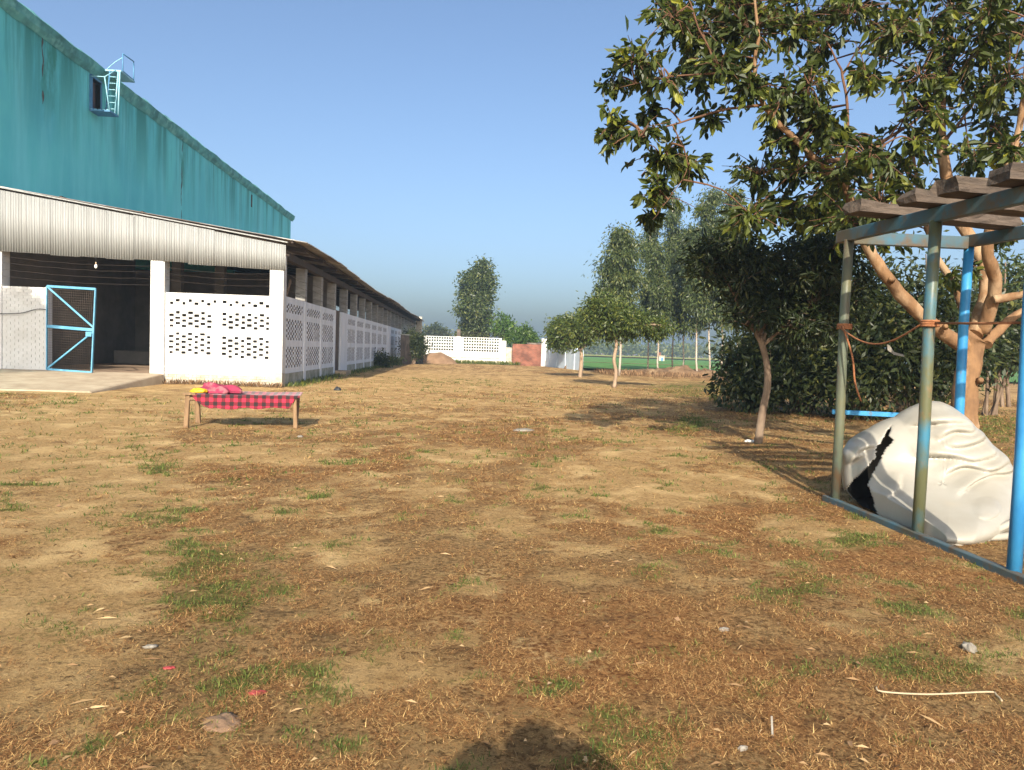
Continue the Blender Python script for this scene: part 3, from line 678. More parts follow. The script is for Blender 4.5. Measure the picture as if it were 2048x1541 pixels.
MB().box((xD, FWY - .15, -.2), (fwp(1012, 700)[0], FWY + .25, 2.2)).build('pilaster', M['white'], fw, .02)
MB().box((fwp(1012, 700)[0], FWY - .05, -.2), (fwp(1024, 700)[0], FWY + .2, 1.6)).build('broken_end', M['white_dirty'], fw, .05)
for i in range(3):
    MB().tube([(xA, FWY + .05, ztop + .15 + i * .16), (xD, FWY + .05, ztop + .13 + i * .16)], .008, 4).build('wire_strand', M['interior_wood'], fw)
rw = empty('red_brick_wall', (5.5, 66.8, 0), 'bare red brick wall section under the green bush', 'wall')
def brick_mat():
    m, t, p = node_mat('red_brick'); b = t.nodes.new('ShaderNodeTexBrick'); g = t.nodes.new('ShaderNodeNewGeometry'); mp = t.nodes.new('ShaderNodeMapping'); mp.inputs['Rotation'].default_value = (R(90), 0, 0)
    t.links.new(g.outputs['Position'], mp.inputs[0]); t.links.new(mp.outputs[0], b.inputs['Vector'])
    b.inputs['Color1'].default_value = (.27, .075, .045, 1); b.inputs['Color2'].default_value = (.17, .05, .03, 1); b.inputs['Mortar'].default_value = (.22, .14, .10, 1)
    b.inputs['Scale'].default_value = 1; b.inputs['Brick Width'].default_value = .24; b.inputs['Row Height'].default_value = .085; b.inputs['Mortar Size'].default_value = .012
    n = t.nodes.new('ShaderNodeTexNoise'); n.inputs['Scale'].default_value = 1.5; t.links.new(g.outputs['Position'], n.inputs[0])
    mx = t.nodes.new('ShaderNodeMix'); mx.data_type = 'RGBA'; mx.blend_type = 'MULTIPLY'; mx.inputs[0].default_value = .8; t.links.new(b.outputs[0], mx.inputs[6])
    cr = t.nodes.new('ShaderNodeValToRGB'); cr.color_ramp.elements[0].position = .35; cr.color_ramp.elements[0].color = (.4, .4, .4, 1); cr.color_ramp.elements[1].position = .6
    t.links.new(n.outputs[0], cr.inputs[0]); t.links.new(cr.outputs[0], mx.inputs[7]); t.links.new(mx.outputs[2], p.inputs['Base Color']); p.inputs['Roughness'].default_value = .95
    return m
M['red_brick'] = brick_mat()
q0, q1, q2 = fwp(1024, 700)[0], fwp(1081, 700)[0], fwp(1091, 700)[0]
MB().box((q0 + .002, 66.9, -.2), (q1 - .002, 67.15, 1.95)).build('wall_face', M['red_brick'], rw)
MB().box((q1 - 1.3, 66.88, 1.951), (q1 - .002, 67.17, 2.1)).build('top_course', M['brick_dark'], rw)
tag(MB().box((q1, 66.6, -.2), (q2, 67.2, 2.5)).build('gate_pillar', M['white'], bevel=.03), 'white square pillar at the right end of the red brick wall', 'pillar')
bw = empty('pale_wall', (8, 61, 0), 'pale bluish wall in tree shade running back behind the small trees', 'wall')
M['blue_white'] = mat('shade_blue_white', (.42, .52, .62), (.55, .62, .68), 1.5, rough=.95)  # bluish tree shade put into the white wall's colour
MB().bar((q2 + .02, 66.4, .72), (9.0, 56.2, .72), .2, 1.75).build('wall_face', M['blue_white'], bw)
for i in range(4):
    f_ = (i + .5) / 4.2
    MB().box((q2 + .02 + (9.0 - q2) * f_ - .15, 66.4 - 10.2 * f_ - .15, -.2), (q2 + .02 + (9.0 - q2) * f_ + .12, 66.4 - 10.2 * f_ + .15, 1.72)).build('pier', M['blue_white'], bw)

def mound(name, c, sx, sy, h, m, seed, rot=0.0, n=46, lump=.5, p=1.0):
    u = np.linspace(-1, 1, n); U, Vv = np.meshgrid(u, u); r = np.sqrt(U * U + Vv * Vv)
    z = np.clip(1 - r ** 2, 0, 1) ** p * h * (1 - lump + 2 * lump * fbm(U * sx * 1.3 + seed, Vv * sy * 1.3, seed, 5)) - .06
    X = U * sx; Y = Vv * sy; ca, sa = math.cos(rot), math.sin(rot)
    V = np.stack([c[0] + X * ca - Y * sa, c[1] + X * sa + Y * ca, z], -1).reshape(-1, 3)
    i_ = (np.arange(n - 1)[:, None] * n + np.arange(n - 1)[None]).ravel()
    return link(name, np_mesh(name, V, np.stack([i_, i_ + 1, i_ + n + 1, i_ + n], 1), smooth=True), m)
M['earth'] = mat('dug_earth', (.17, .105, .06), (.085, .052, .03), 2.6, rough=.98, bump=1.0, bscale=5, c3=(.27, .185, .105), s3=.8, k3=(.5, .7))
M['pink_earth'] = mat('brick_earth', (.24, .15, .09), (.15, .09, .05), 1.2, rough=.98, bump=.6, bscale=5)
tag(mound('dirt_heap', (-2.5, 65.4), 2.0, 1.4, 1.0, M['pink_earth'], 4, .0, lump=.3), 'reddish dirt heap against the left end of the far white wall', 'dirt heap')
c_ = on_z(1335, 757)
tag(mound('earth_bank', (14.6, 48.6), 5.6, 1.1, .65, M['earth'], 9, -.28, 110, .6, .7), 'long low bank of dug brown earth beside the green field', 'earth bank')
tag(mound('earth_bank', (19.5, 46.0), 3.6, 1.1, .75, M['earth'], 15, -.28, 90, .6, .7), 'right-hand lump of brown earth under the rightmost pale trunks', 'earth bank')

# field and what stands in it
M['field'] = mat('young_wheat', (.055, .15, .025), (.095, .20, .038), .8, (1, .3, 1), rough=.9, bump=.5, bscale=6)
M['mustard'] = mat('mustard_crop', (.30, .30, .04), (.20, .26, .05), 1, rough=.9)
M['stubble'] = mat('field_stubble', (.30, .26, .12), (.17, .20, .07), .5, rough=.95)
def sheet(name, x0, x1, y0, y1, z, m, lab, nx_=60, ny_=40, amp=.05):
    X, Y = np.meshgrid(np.linspace(x0, x1, nx_), np.linspace(y0, y1, ny_)); Z = z + amp * fbm(X * .3, Y * .3, 8)
    i_ = (np.arange(ny_ - 1)[:, None] * nx_ + np.arange(nx_ - 1)[None]).ravel()
    o = link(name, np_mesh(name, np.stack([X, Y, Z], -1).reshape(-1, 3), np.stack([i_, i_ + 1, i_ + nx_ + 1, i_ + nx_], 1), smooth=True), m)
    return tag(o, lab, kind='structure')
sheet('field', 9.6, 160, 57, 92, .12, M['field'], 'near strip of bright green young crop')
sheet('field_path', 9.6, 160, 92, 95, .16, M['stubble'], 'pale earth path between the crop strips')
sheet('field', 9.6, 220, 95, 205, .14, M['field'], 'far green crop beyond the path')
sheet('field', 0, 260, 205, 300, .5, M['mustard'], 'yellowish flowering crop in the distance')
hp = on_z(1322, 724); hut = empty('field_hut', tuple(hp), 'tiny white pump hut in the green field', 'hut')
hx, hy = hp[0], hp[1]
MB().box((hx - .55, hy - .5, 0), (hx + .55, hy + .5, 1.15)).build('wall', M['white_dirty'], hut)
MB().box((hx - .65, hy - .6, 1.15), (hx + .65, hy + .6, 1.25)).build('roof', M['concrete'], hut)
MB().box((hx - .62, hy - .1, 1.25), (hx - .1, hy + .4, 1.9)).build('water_tank', M['red_brick'], hut)
MB().box((hx - .15, hy - .53, 0), (hx + .25, hy - .501, .85)).build('door', M['deep_blue'], hut)

# ------------------------------------------------------------------ trees
def leaf_mesh(name, P, D, L, W, tint, fold=.35, six=True, rg=RNG):
    n = len(P); D = D / np.linalg.norm(D, axis=1, keepdims=True)
    rnd = rg.normal(size=(n, 3)); S = np.cross(D, rnd); S /= np.linalg.norm(S, axis=1, keepdims=True) + 1e-9; N = np.cross(S, D)
    L = L[:, None]; W = W[:, None] / 2
    if six:
        b, t_ = P, P + D * L - N * L * .12
        f = N * W * fold
        V = np.stack([b, P + D * L * .3 + S * W * .9 + f, P + D * L * .68 + S * W * .8 + f, t_, P + D * L * .68 - S * W * .8 + f, P + D * L * .3 - S * W * .9 + f], 1).reshape(-1, 3)
        o = np.arange(n)[:, None] * 6; F = np.concatenate([o + [0, 1, 2, 3], o + [0, 3, 4, 5]]); k = 6
    else:
        V = np.stack([P, P + D * L * .5 + S * W, P + D * L, P + D * L * .5 - S * W], 1).reshape(-1, 3)
        o = np.arange(n)[:, None] * 4; F = o + [0, 1, 2, 3]; k = 4
    return np_mesh(name, V, F, {'tint': np.repeat(tint, k)})
def clump_crown(ells, n_clump, per, cr, leaf, asp, droop, seed, shell=.5, six=False, flat=1.0):
    """ells: (centre, radii, weight); leaves gathered in clumps spread through the crown"""
    rg = np.random.default_rng(seed); w_ = np.array([e[2] for e in ells], float); w_ /= w_.sum()
    pick = rg.choice(len(ells), n_clump, p=w_)
    d = rg.normal(size=(n_clump, 3)); d /= np.linalg.norm(d, axis=1, keepdims=True); rr = (shell + (1 - shell) * rg.random(n_clump)) * rg.random(n_clump) ** .25
    C = np.array([ells[i][0] for i in pick]) + d * rr[:, None] * np.array([ells[i][1] for i in pick])
    sz = cr * (.5 + rg.random(n_clump)); m = (per * (.5 + rg.random(n_clump))).astype(int); own = np.repeat(np.arange(n_clump), m); n = len(own)
    off = rg.normal(size=(n, 3)) * sz[own][:, None] * .55 * np.array([1, 1, flat])
    P = C[own] + off
    D = off / (np.linalg.norm(off, axis=1, keepdims=True) + 1e-6) * .8 + rg.normal(size=(n, 3)) * .6 + np.array([0, 0, -droop])
    tc = np.clip(rg.normal(.42, .16, n_clump), 0, 1)
    tint = np.clip(tc[own] + rg.normal(0, .2, n), 0, 1)
    L = leaf * (.6 + .7 * rg.random(n))
    return C, P, D, L, L * asp, tint, six, rg
def crown_obj(parent, mt, *a, **k):
    C, P, D, L, W, T, six, rg = clump_crown(*a, **k)
    keep = P[:, 2] > .05
    link('crown', leaf_mesh('crown', P[keep], D[keep], L[keep], W[keep], T[keep], six=six, rg=rg), mt, parent); return C
def twigs(mb, C, stems, r0, r1, rg_, frac=1.0, sag=.1):
    S = np.array(stems)
    for c in C:
        if rg_.random() > frac: continue
        d = np.linalg.norm(S - c, axis=1) + np.maximum(0, S[:, 2] - c[2]) * .8; i = int(np.argmin(d)); a = S[i]
        mid = (a + c) / 2 + np.array([rg_.uniform(-.1, .1), rg_.uniform(-.1, .1), sag]) * np.linalg.norm(c - a)
        mb.tube(smooth_line([a, mid, c], sub=3), [r0 + (r1 - r0) * q / 6 for q in range(7)], 5, False)

# --- the large tree behind the pipe frame
TD = 9.0
def T_(px, py, d=0.0): return at_y(px, py, TD + d)
big = empty('broadleaf_tree', (T_(1935, 850)[0], TD, 0), 'large broad-leaved tree with a forked orange-brown trunk behind the pipe frame', 'tree')
tb = T_(1925, 960); tb[2] = -.1
limbs = [
    ([tb, T_(1928, 850), T_(1930, 780), T_(1940, 715), T_(1948, 670)], [.23, .19, .175, .18, .2]),
    ([T_(1945, 700), T_(1870, 655, -.1), T_(1800, 588, -.2), T_(1745, 510, -.3), T_(1712, 440, -.35), T_(1690, 372, -.4), T_(1612, 300, -.5), T_(1530, 215, -.6), T_(1510, 150, -.7), T_(1516, 60, -.8), T_(1500, -60, -.8)], [.15, .12, .105, .095, .085, .07, .055, .045, .035, .025, .012]),
    ([T_(1525, 210, -.6), T_(1440, 222, -.7), T_(1345, 250, -.9), T_(1270, 265, -1.0), T_(1225, 290, -1.0)], [.024, .019, .013, .008, .004]),
    ([T_(1345, 250, -.9), T_(1375, 330, -.8), T_(1335, 400, -.8), T_(1305, 440, -.8)], [.011, .008, .006, .003]),
    ([T_(1512, 160, -.7), T_(1440, 148, -.9), T_(1340, 155, -1.0), T_(1240, 175, -1.1)], [.022, .016, .010, .004]),
    ([T_(1440, 148, -.9), T_(1400, 60, -1.), T_(1370, -20, -1.)], [.02, .014, .006]),
    ([T_(1640, 325, -.5), T_(1735, 310, -.2), T_(1765, 285, -.1), T_(1845, 230, .2), T_(1880, 170, .4)], [.04, .04, .032, .024, .012]),
    ([T_(1735, 490, -.3), T_(1737, 400, -.5), T_(1745, 330, -.6), T_(1770, 290, -.6)], [.05, .04, .034, .022]),
    ([T_(1692, 360, -.4), T_(1695, 230, -.3), T_(1682, 140, -.3), T_(1640, 60, -.3)], [.04, .026, .018, .008]),
    ([T_(1686, 150, -.3), T_(1730, 70, -.2), T_(1745, -10, -.2)], [.016, .01, .005]),
    ([T_(1950, 670), T_(1972, 590, .2), T_(1965, 520, .4), T_(1915, 430, .6), T_(1888, 330, .7), T_(1882, 220, .8), T_(1895, 100, .8), T_(1905, -10, .9), T_(1915, -180, 1.0)], [.15, .12, .115, .11, .10, .085, .07, .055, .02]),
    ([T_(1965, 665), T_(1992, 570, -.3), T_(1975, 500, -.5), T_(2000, 390, -.7), T_(2040, 250, -.9), T_(2060, 80, -1.0), T_(2080, -100, -1.)], [.12, .11, .09, .07, .05, .035, .012]),
    ([T_(1970, 690), T_(2020, 640, .1), T_(2090, 590, .1), T_(2180, 480, .2), T_(2260, 300, .2)], [.10, .075, .065, .05, .02]),
    ([T_(1985, 600, -.3), T_(2060, 585, -.5), T_(2160, 540, -.8), T_(2280, 400, -1.2)], [.075, .06, .05, .02]),
    ([T_(1940, 670, .1), T_(1915, 580, .5), T_(1880, 525, .9), T_(1850, 440, 1.3), T_(1830, 330, 1.6), T_(1800, 150, 1.9)], [.09, .075, .06, .05, .035, .015]),
    ([T_(1885, 290, .7), T_(1930, 230, 1.0), T_(1980, 150, 1.2), T_(2000, 50, 1.4)], [.04, .028, .018, .008]),
    ([T_(1890, 150, .8), T_(1850, 60, 1.1), T_(1800, -20, 1.3)], [.03, .02, .008]),
]
rgt = random.Random(5)
mb = MB(); mt_ = MB(); stems = []
for P, rr in limbs:
    P2, r2 = smooth_line(P, [q * (.84 if rr[0] > .19 else .72) for q in rr], 5); r2 = [q * rgt.uniform(.93, 1.07) for q in r2]; P2 = [p + np.array([rgt.uniform(-1, 1) * .012, rgt.uniform(-1, 1) * .012, 0]) for p in P2]
    (mb if rr[0] > .052 else mt_).tube(P2, r2, 10); stems += P2[3:] if rr[0] < .19 else []
for px, py, dd, r_ in ((1960, 762, -.17, .05), (1890, 655, -.24, .04), (1782, 560, -.3, .05)):
    c = T_(px, py, dd); mb.tube([c, c + np.array([-.02, -.05, .02])], [r_, r_ * .5], 8)
BL = [(1400, 60, 80, 75), (1350, 30, 60, 50), (1500, 60, 90, 70), (1440, 130, 60, 55), (1590, 50, 70, 55), (1700, 25, 90, 35), (1790, 60, 50, 50), (1850, 60, 70, 70), (1905, 130, 65, 90), (1965, 80, 60, 80), (2020, 150, 40, 80), (2030, 40, 30, 40),
      (1270, 125, 38, 36), (1330, 155, 60, 26), (1228, 165, 32, 24), (1390, 160, 40, 28), (1228, 255, 34, 34), (1280, 270, 46, 30), (1330, 310, 42, 36), (1380, 330, 38, 36), (1300, 225, 36, 18), (1425, 240, 40, 30), (1318, 390, 32, 44), (1298, 432, 26, 26),
      (1500, 175, 46, 50), (1570, 195, 46, 55), (1650, 235, 46, 46), (1620, 165, 44, 60), (1735, 150, 36, 34), (1680, 275, 40, 36), (1520, 345, 55, 36), (1600, 335, 65, 46), (1680, 355, 75, 55), (1640, 420, 85, 55), (1560, 420, 75, 55),
      (1740, 310, 55, 46), (1795, 345, 55, 46), (1832, 285, 36, 46), (1760, 400, 60, 40), (1850, 215, 46, 46), (1850, 390, 40, 40), (1950, 200, 55, 55), (1990, 255, 46, 55), (1940, 310, 36, 44), (2022, 300, 36, 55), (1840, 150, 46, 46),
      (1600, 270, 40, 40), (1550, 265, 30, 34), (1700, 440, 80, 40), (1500, 430, 60, 40), (1640, 100, 40, 40), (1470, 15, 80, 40), (1980, 20, 50, 40), (1900, 20, 60, 50), (1770, 480, 40, 30), (1930, 540, 40, 26), (1900, 560, 26, 20), (2010, 470, 50, 30),
      (1450, -70, 120, 70), (1600, -70, 110, 70), (1750, -80, 110, 70), (1900, -80, 110, 80), (2050, -60, 90, 90), (2120, 80, 70, 90), (2140, 240, 70, 80), (2200, 380, 80, 80), (2250, 240, 80, 80), (2180, 0, 80, 90), (1650, -200, 140, 70), (1850, -220, 150, 80), (2050, -220, 130, 90), (2290, 380, 70, 70)]
Pl, Dl, Ll, Tl = [], [], [], []
rgb = np.random.default_rng(21)
for (px, py, rx, ry) in BL:
    for rep in range(2 if ry > 30 else 1):
        dd = rgb.uniform(-1.1, -.1) if px < 1480 else (rgb.uniform(-1.4, 1.6))
        if px > 1850 and 100 < py < 420 and rep == 0: dd = rgb.uniform(.3, 1.8)
        c = T_(px, py, dd); sx, sz = rx / FPX * TD, ry / FPX * TD
        ntw = int(7 + rx * ry / (210 if px < 1840 or py > 260 else 330))
        for k in range(ntw):
            q = rgb.normal(size=3) * .55; e = c + q * np.array([sx, (sx + sz) * .55, sz])
            mt_.tube([c + (e - c) * .15 + np.array([0, 0, -.02]), (c + e) / 2 + np.array([0, 0, .03]), e], [.007, .005, .003], 4, False)
            nl = rgb.integers(5, 10)
            tcl = np.clip(rgb.normal(.38, .18), 0, 1)
            for j in range(nl):
                f_ = rgb.uniform(.35, 1.05); o_ = c + (e - c) * f_ + rgb.normal(size=3) * .02
                Pl.append(o_); Dl.append((e - c) / (np.linalg.norm(e - c) + 1e-6) * .7 + rgb.normal(size=3) * .65 + np.array([0, 0, -.75])); Ll.append(rgb.uniform(.065, .18)); Tl.append(np.clip(tcl + rgb.normal(0, .2), 0, 1))
        d = np.linalg.norm(np.array(stems) - c, axis=1); a = stems[int(np.argmin(d))]
        mt_.tube(smooth_line([a, (a + c) / 2 + np.array([rgb.uniform(-.06, .06), rgb.uniform(-.06, .06), .08]), c], sub=3), [.012, .011, .010, .009, .008, .006, .005], 5, False)
mb.build('trunk', M['bark'], big); mt_.build('branch', M['twig'], big)
Ll = np.array(Ll)
link('crown', leaf_mesh('crown', np.array(Pl), np.array(Dl), Ll, Ll * rgb.uniform(.36, .5, len(Ll)), np.array(Tl), rg=rgb), M['leaf_big'], big)

# --- generic smaller trees
def small_tree(name, label, base, trunk, rads, limb_ends, ells, nclump, per, cr, leaf, asp, droop, mt, bark, seed, group=None, cat='tree', tw=.6, six=False, shell=.45, flat=.8):
    o = empty(name, (base[0], base[1], 0), label, cat, group); rg_ = random.Random(seed)
    C = crown_obj(o, mt, ells, nclump, per, cr, leaf, asp, droop, seed, shell=shell, six=six, flat=flat)
    mb = MB(); P2, r2 = smooth_line(trunk, rads, 4); mb.tube(P2, r2, 8); st = P2[len(P2) * 2 // 3:]
    for e in limb_ends:
        a = P2[-1] if rg_.random() < .6 else P2[-3]; m_ = (np.array(a) + np.array(e)) / 2 + np.array([rg_.uniform(-.1, .1), rg_.uniform(-.1, .1), .08])
        Q, rq = smooth_line([a, m_, e], [rads[-1] * .7, rads[-1] * .45, rads[-1] * .15], 4); mb.tube(Q, rq, 6, False); st = st + Q
    twigs(mb, C, st, rads[-1] * .2, rads[-1] * .06, rg_, tw)
    mb.build('trunk', bark, o); return o
def D_(px, py, d): return at_y(px, py, d)
# dark leaning tree left of the frame
dt = on_z(1515, 888); dy = dt[1]
small_tree('mango_tree', 'small dark-leaved tree with a thin leaning trunk left of the pipe frame', dt, [np.array([dt[0], dy, -.08]), D_(1524, 830, dy), D_(1535, 770, dy), D_(1532, 720, dy), D_(1518, 672, dy)], [.075, .066, .06, .054, .05],
           [D_(1470, 600, dy - .3), D_(1560, 600, dy + .4), D_(1530, 560, dy), D_(1620, 610, dy - .2), D_(1600, 540, dy + .3), D_(1440, 540, dy), D_(1500, 520, dy + .5), D_(1490, 650, dy - .3)],
           [(D_(1540, 540, dy), (1.05, 1.0, .62), 5), (D_(1620, 590, dy), (.8, .9, .6), 3), (D_(1455, 500, dy), (.55, .6, .42), 2), (D_(1500, 610, dy), (.55, .8, .45), 2), (D_(1650, 500, dy), (.6, .8, .4), 2), (D_(1420, 520, dy), (.4, .5, .5), 1.2), (D_(1690, 590, dy), (.6, .8, .6), 2), (D_(1600, 650, dy), (.8, .8, .4), 1.5)], 430, 26, .2, .15, .24, .5, M['leaf_dark'], M['bark_grey'], 31, six=True)
# dense shrubs behind
for i, (px, py, dd, rx, rz, zc, lab) in enumerate((
        (1520, 720, 18.5, 1.2, 1.2, 1.25, 'low dark bush at the left end of the hedge behind the thin leaning trunk'),
        (1610, 690, 18.6, 1.6, 1.9, 1.95, 'dense dark bush of the hedge just left of the leftmost frame post'),
        (1720, 640, 17.0, 1.8, 2.2, 2.2, 'tall dark bush of the hedge seen between the two nearest frame posts'),
        (1850, 610, 16.2, 1.9, 2.2, 2.2, 'tall dark bush directly behind the large forked trunk'),
        (1990, 640, 20.0, 1.5, 1.3, 2.4, 'dark shrub right of the large forked trunk'))):
    c = D_(px, py, dd); c[2] = zc
    o = empty('hedge_bush', (c[0], c[1], 0), lab, 'bush', 'bushes of the hedge behind the frame')
    crown_obj(o, M['leaf_hedge'], [(c, (rx, 1.3, rz), 3), (c - np.array([0, 0, rz * .5]), (rx * 1.1, 1.3, rz * .5), 1.3)], 330, 26, .36, .19, .34, .4, 50 + i, shell=.25)
    mb = MB(); rg_ = random.Random(i)
    for k in range(6):
        e = c + np.array([rg_.uniform(-1, 1) * rx * .7, rg_.uniform(-.8, .8), rg_.uniform(.1, .8) * rz]); b0 = np.array([c[0] + rg_.uniform(-.3, .3), c[1] + rg_.uniform(-.2, .2), -.05])
        mb.tube(smooth_line([b0, (b0 + e) / 2 + np.array([rg_.uniform(-.2, .2), 0, .1]), e], sub=4), [.05 - .005 * q for q in range(9)], 6, False)
    mb.build('stem', M['bark_grey'], o)
# row of small round trees
m2 = on_z(1228, 775); y2 = m2[1]
small_tree('fruit_tree', 'nearest round-crowned small tree with a wavy bare trunk in the middle distance', m2, [np.array([m2[0], y2, -.05]), D_(1232, 745, y2), D_(1228, 720, y2), D_(1233, 690, y2), D_(1230, 672, y2)], [.085, .075, .07, .065, .06],
           [D_(1190, 640, y2), D_(1270, 640, y2 + .5), D_(1235, 620, y2), D_(1300, 650, y2 - .4), D_(1215, 600, y2)],
           [(D_(1235, 645, y2), (1.45, 1.3, .75), 5), (D_(1205, 620, y2), (.75, .9, .7), 3), (D_(1310, 655, y2), (.9, .8, .5), 2)], 430, 34, .28, .17, .34, .5, M['leaf_mid'], M['bark_mid'], 71)
m1 = on_z(1160, 755); y1_ = m1[1]
small_tree('fruit_tree', 'spreading small tree with three pale stems left of the nearest round-crowned tree', m1, [np.array([m1[0], y1_, -.05]), D_(1162, 735, y1_), D_(1163, 715, y1_), D_(1162, 700, y1_)], [.12, .11, .10, .09],
           [D_(1120, 660, y1_), D_(1200, 670, y1_), D_(1160, 640, y1_), D_(1140, 680, y1_ - .5), D_(1185, 650, y1_ + .5)],
           [(D_(1150, 662, y1_), (1.6, 1.5, .95), 5), (D_(1125, 675, y1_), (.9, 1.2, .75), 2), (D_(1180, 640, y1_), (1.0, 1.0, .8), 2)], 430, 34, .32, .20, .36, .5, M['leaf_mid'], M['bark_mid'], 72)
m3 = on_z(1130, 738); y3 = m3[1]
small_tree('fruit_tree', 'farthest small dark tree with a slanting trunk before the pale shaded wall', m3, [np.array([m3[0], y3, -.05]), D_(1140, 722, y3), D_(1150, 705, y3), D_(1152, 690, y3)], [.14, .12, .11, .09],
           [D_(1110, 660, y3), D_(1150, 640, y3), D_(1180, 670, y3)], [(D_(1128, 665, y3), (1.5, 1.6, 1.5), 5), (D_(1165, 660, y3), (1.2, 1.2, 1.2), 2)], 380, 32, .38, .25, .38, .5, M['leaf_mid'], M['bark_grey'], 73)
# eucalyptus row
EU = [(1240, 752, 452, 1.15, 1.5, 'leftmost and fullest eucalyptus of the row beyond the small trees'), (1296, 747, 440, .75, .9, 'second eucalyptus from the left, open crown above the earth bank'), (1317, 751, 500, .5, .6, 'slender eucalyptus in front of the white hut, third from the left'),
      (1346, 748, 388, .8, 1.1, 'tall eucalyptus with a pointed top, fourth from the left'), (1366, 751, 470, .6, .7, 'thin eucalyptus of middle height, fifth from the left'), (1395, 755, 460, .6, .7, 'eucalyptus with a brown lower trunk, sixth from the left'),
      (1419, 755, 393, .8, 1.1, 'tall eucalyptus with twin tips, seventh from the left'), (1443, 757, 440, .6, .7, 'eucalyptus with the thickest white trunk, eighth from the left'), (1476, 757, 395, .85, 1.1, 'rightmost tall eucalyptus of the row, partly behind the dark tree')]
for i, (px, pb, ptop, rad, dens, lab) in enumerate(EU):
    b0 = on_z(px, pb); yv = b0[1]; tp = D_(px + 6 * math.sin(i * 2.1), ptop, yv); h = tp[2]
    o = empty('eucalyptus_tree', (b0[0], b0[1], 0), lab, 'tree', 'row of eucalyptus beside the field')
    ells = []; rg_ = random.Random(90 + i)
    for f_ in np.arange(.30 if i == 0 else .36, 1.0, .07):
        rr = rad * (.45 + .75 * math.sin(math.pi * min(1, (f_ - .2) / .85))) * rg_.uniform(.75, 1.2)
        ells.append((np.array([b0[0] + rg_.uniform(-.35, .35) + (tp[0] - b0[0]) * f_, yv + rg_.uniform(-.4, .4), h * f_]), (rr, rr, .55), rr))
    C = crown_obj(o, M['leaf_euc'], ells, int(320 * dens), 42, .42, .27, .28, 1.1, 100 + i, shell=.3)
    mb = MB(); nb = 8; P = [np.array([b0[0] + (tp[0] - b0[0]) * q / nb + rg_.uniform(-.06, .06), yv, -.1 + (h - .3) * q / nb]) for q in range(nb + 1)]
    mb.tube(P, [(.085 if i == 7 else .068) * (1 - .8 * q / nb) * (1.2 if i == 0 else 1) for q in range(nb + 1)], 7)
    twigs(mb, C, P[3:], .02, .006, rg_, .35, .15); mb.build('trunk', M['bark_pale'], o)
# tall lone tree beyond the far wall
yv = 86.0; b0 = D_(952, 730, yv); h = D_(955, 518, yv)[2]
o = empty('columnar_tree', (b0[0], yv, 0), 'tall lone columnar tree standing beyond the far white wall', 'tree')
ells = []; rg_ = random.Random(4)
for px, py, rx, rz in ((965, 540, 22, 20), (945, 560, 26, 22), (965, 580, 28, 22), (955, 600, 34, 22), (945, 620, 38, 22), (960, 640, 40, 22), (950, 660, 42, 20), (945, 680, 42, 18), (935, 585, 22, 18), (978, 560, 16, 20)):
    ells.append((D_(px, py, yv + rg_.uniform(-1, 1)), (rx / FPX * yv, rx / FPX * yv, rz / FPX * yv), rx))
C = crown_obj(o, M['leaf_euc'], ells, 620, 44, .55, .36, .42, .5, 131, shell=.4)
mb = MB(); P = [np.array([b0[0] + .1 * math.sin(q), yv, -.1 + (h - 1) * q / 8]) for q in range(9)]; mb.tube(P, [.2 * (1 - .8 * q / 8) for q in range(9)], 8); twigs(mb, C, P[2:], .04, .01, rg_, .4); mb.build('trunk', M['bark_grey'], o)
# bushes and trees round the far wall
def leafy(name, lab, px, py, d, rx, ry, rz, n, per, leaf, mt, seed, cat='bush', asp=.4, group=None, cr=.3, at=None):
    c = D_(px, py, d) if at is None else np.array(at, float); d = c[1]; o = empty(name, (c[0], d, 0), lab, cat, group)
    crown_obj(o, mt, [(c, (rx, ry, rz), 3), (c + np.array([rx * .4, 0, -rz * .3]), (rx * .7, ry * .8, rz * .7), 1)], n, per, cr, leaf, asp, .3, seed, shell=.4)
    mb = MB(); rg_ = random.Random(seed)
    for k in range(4):
        e = c + np.array([rg_.uniform(-.6, .6) * rx, rg_.uniform(-.5, .5) * ry, rg_.uniform(-.2, .5) * rz]); b_0 = np.array([c[0] + rg_.uniform(-.15, .15) * rx, c[1], -.1])
        mb.tube(smooth_line([b_0, (b_0 + e) / 2 + np.array([rg_.uniform(-.1, .1), 0, 0]), e], sub=3), [.07, .065, .06, .05, .04, .03, .02], 6, False)
    mb.build('stem', M['bark_grey'], o); return o
leafy('leafy_bush', 'fresh green bush spilling over the red brick wall', 1045, 672, 68.6, 1.7, 1.3, 1.35, 170, 24, .3, M['leaf_green'], 140)
leafy('leafy_tree', 'light green young tree beside the tall lone columnar tree', 1008, 655, 78, 1.5, 1.3, 1.6, 130, 22, .34, M['leaf_green'], 141, 'tree', .5)
leafy('scrub', 'dark scrub seen through the holes of the far white wall', 930, 705, 69.6, 5.2, .8, .85, 260, 24, .3, M['leaf_hedge'], 149)
leafy('distant_tree', 'dark distant tree above the left end of the far white wall', 872, 672, 150, 3.4, 3, 2.2, 150, 26, .6, M['leaf_hedge'], 142, 'tree', .5, cr=.8)
leafy('creeper_bush', 'dark creeper hanging over the end of the shaded brick wall', 826, 688, 59.2, 1.1, .9, 1.3, 260, 26, .2, M['leaf_hedge'], 143)
leafy('wall_bush', 'small dark bush at the foot of the shaded lattice wall', 757, 722, 47.5, .75, .7, .55, 90, 22, .18, M['leaf_hedge'], 144)
leafy('wall_bush', 'brownish weed clump between the dark bush and the brick wall', 785, 722, 53.5, .7, .7, .4, 60, 18, .16, M['leaf_mid'], 145)
leafy('leafy_tree', 'pale feathery tree in the gap at the right edge behind the hedge', 2035, 590, 24, 2.0, 1.5, 2.2, 170, 22, .26, M['leaf_euc'], 146, 'tree', .3)
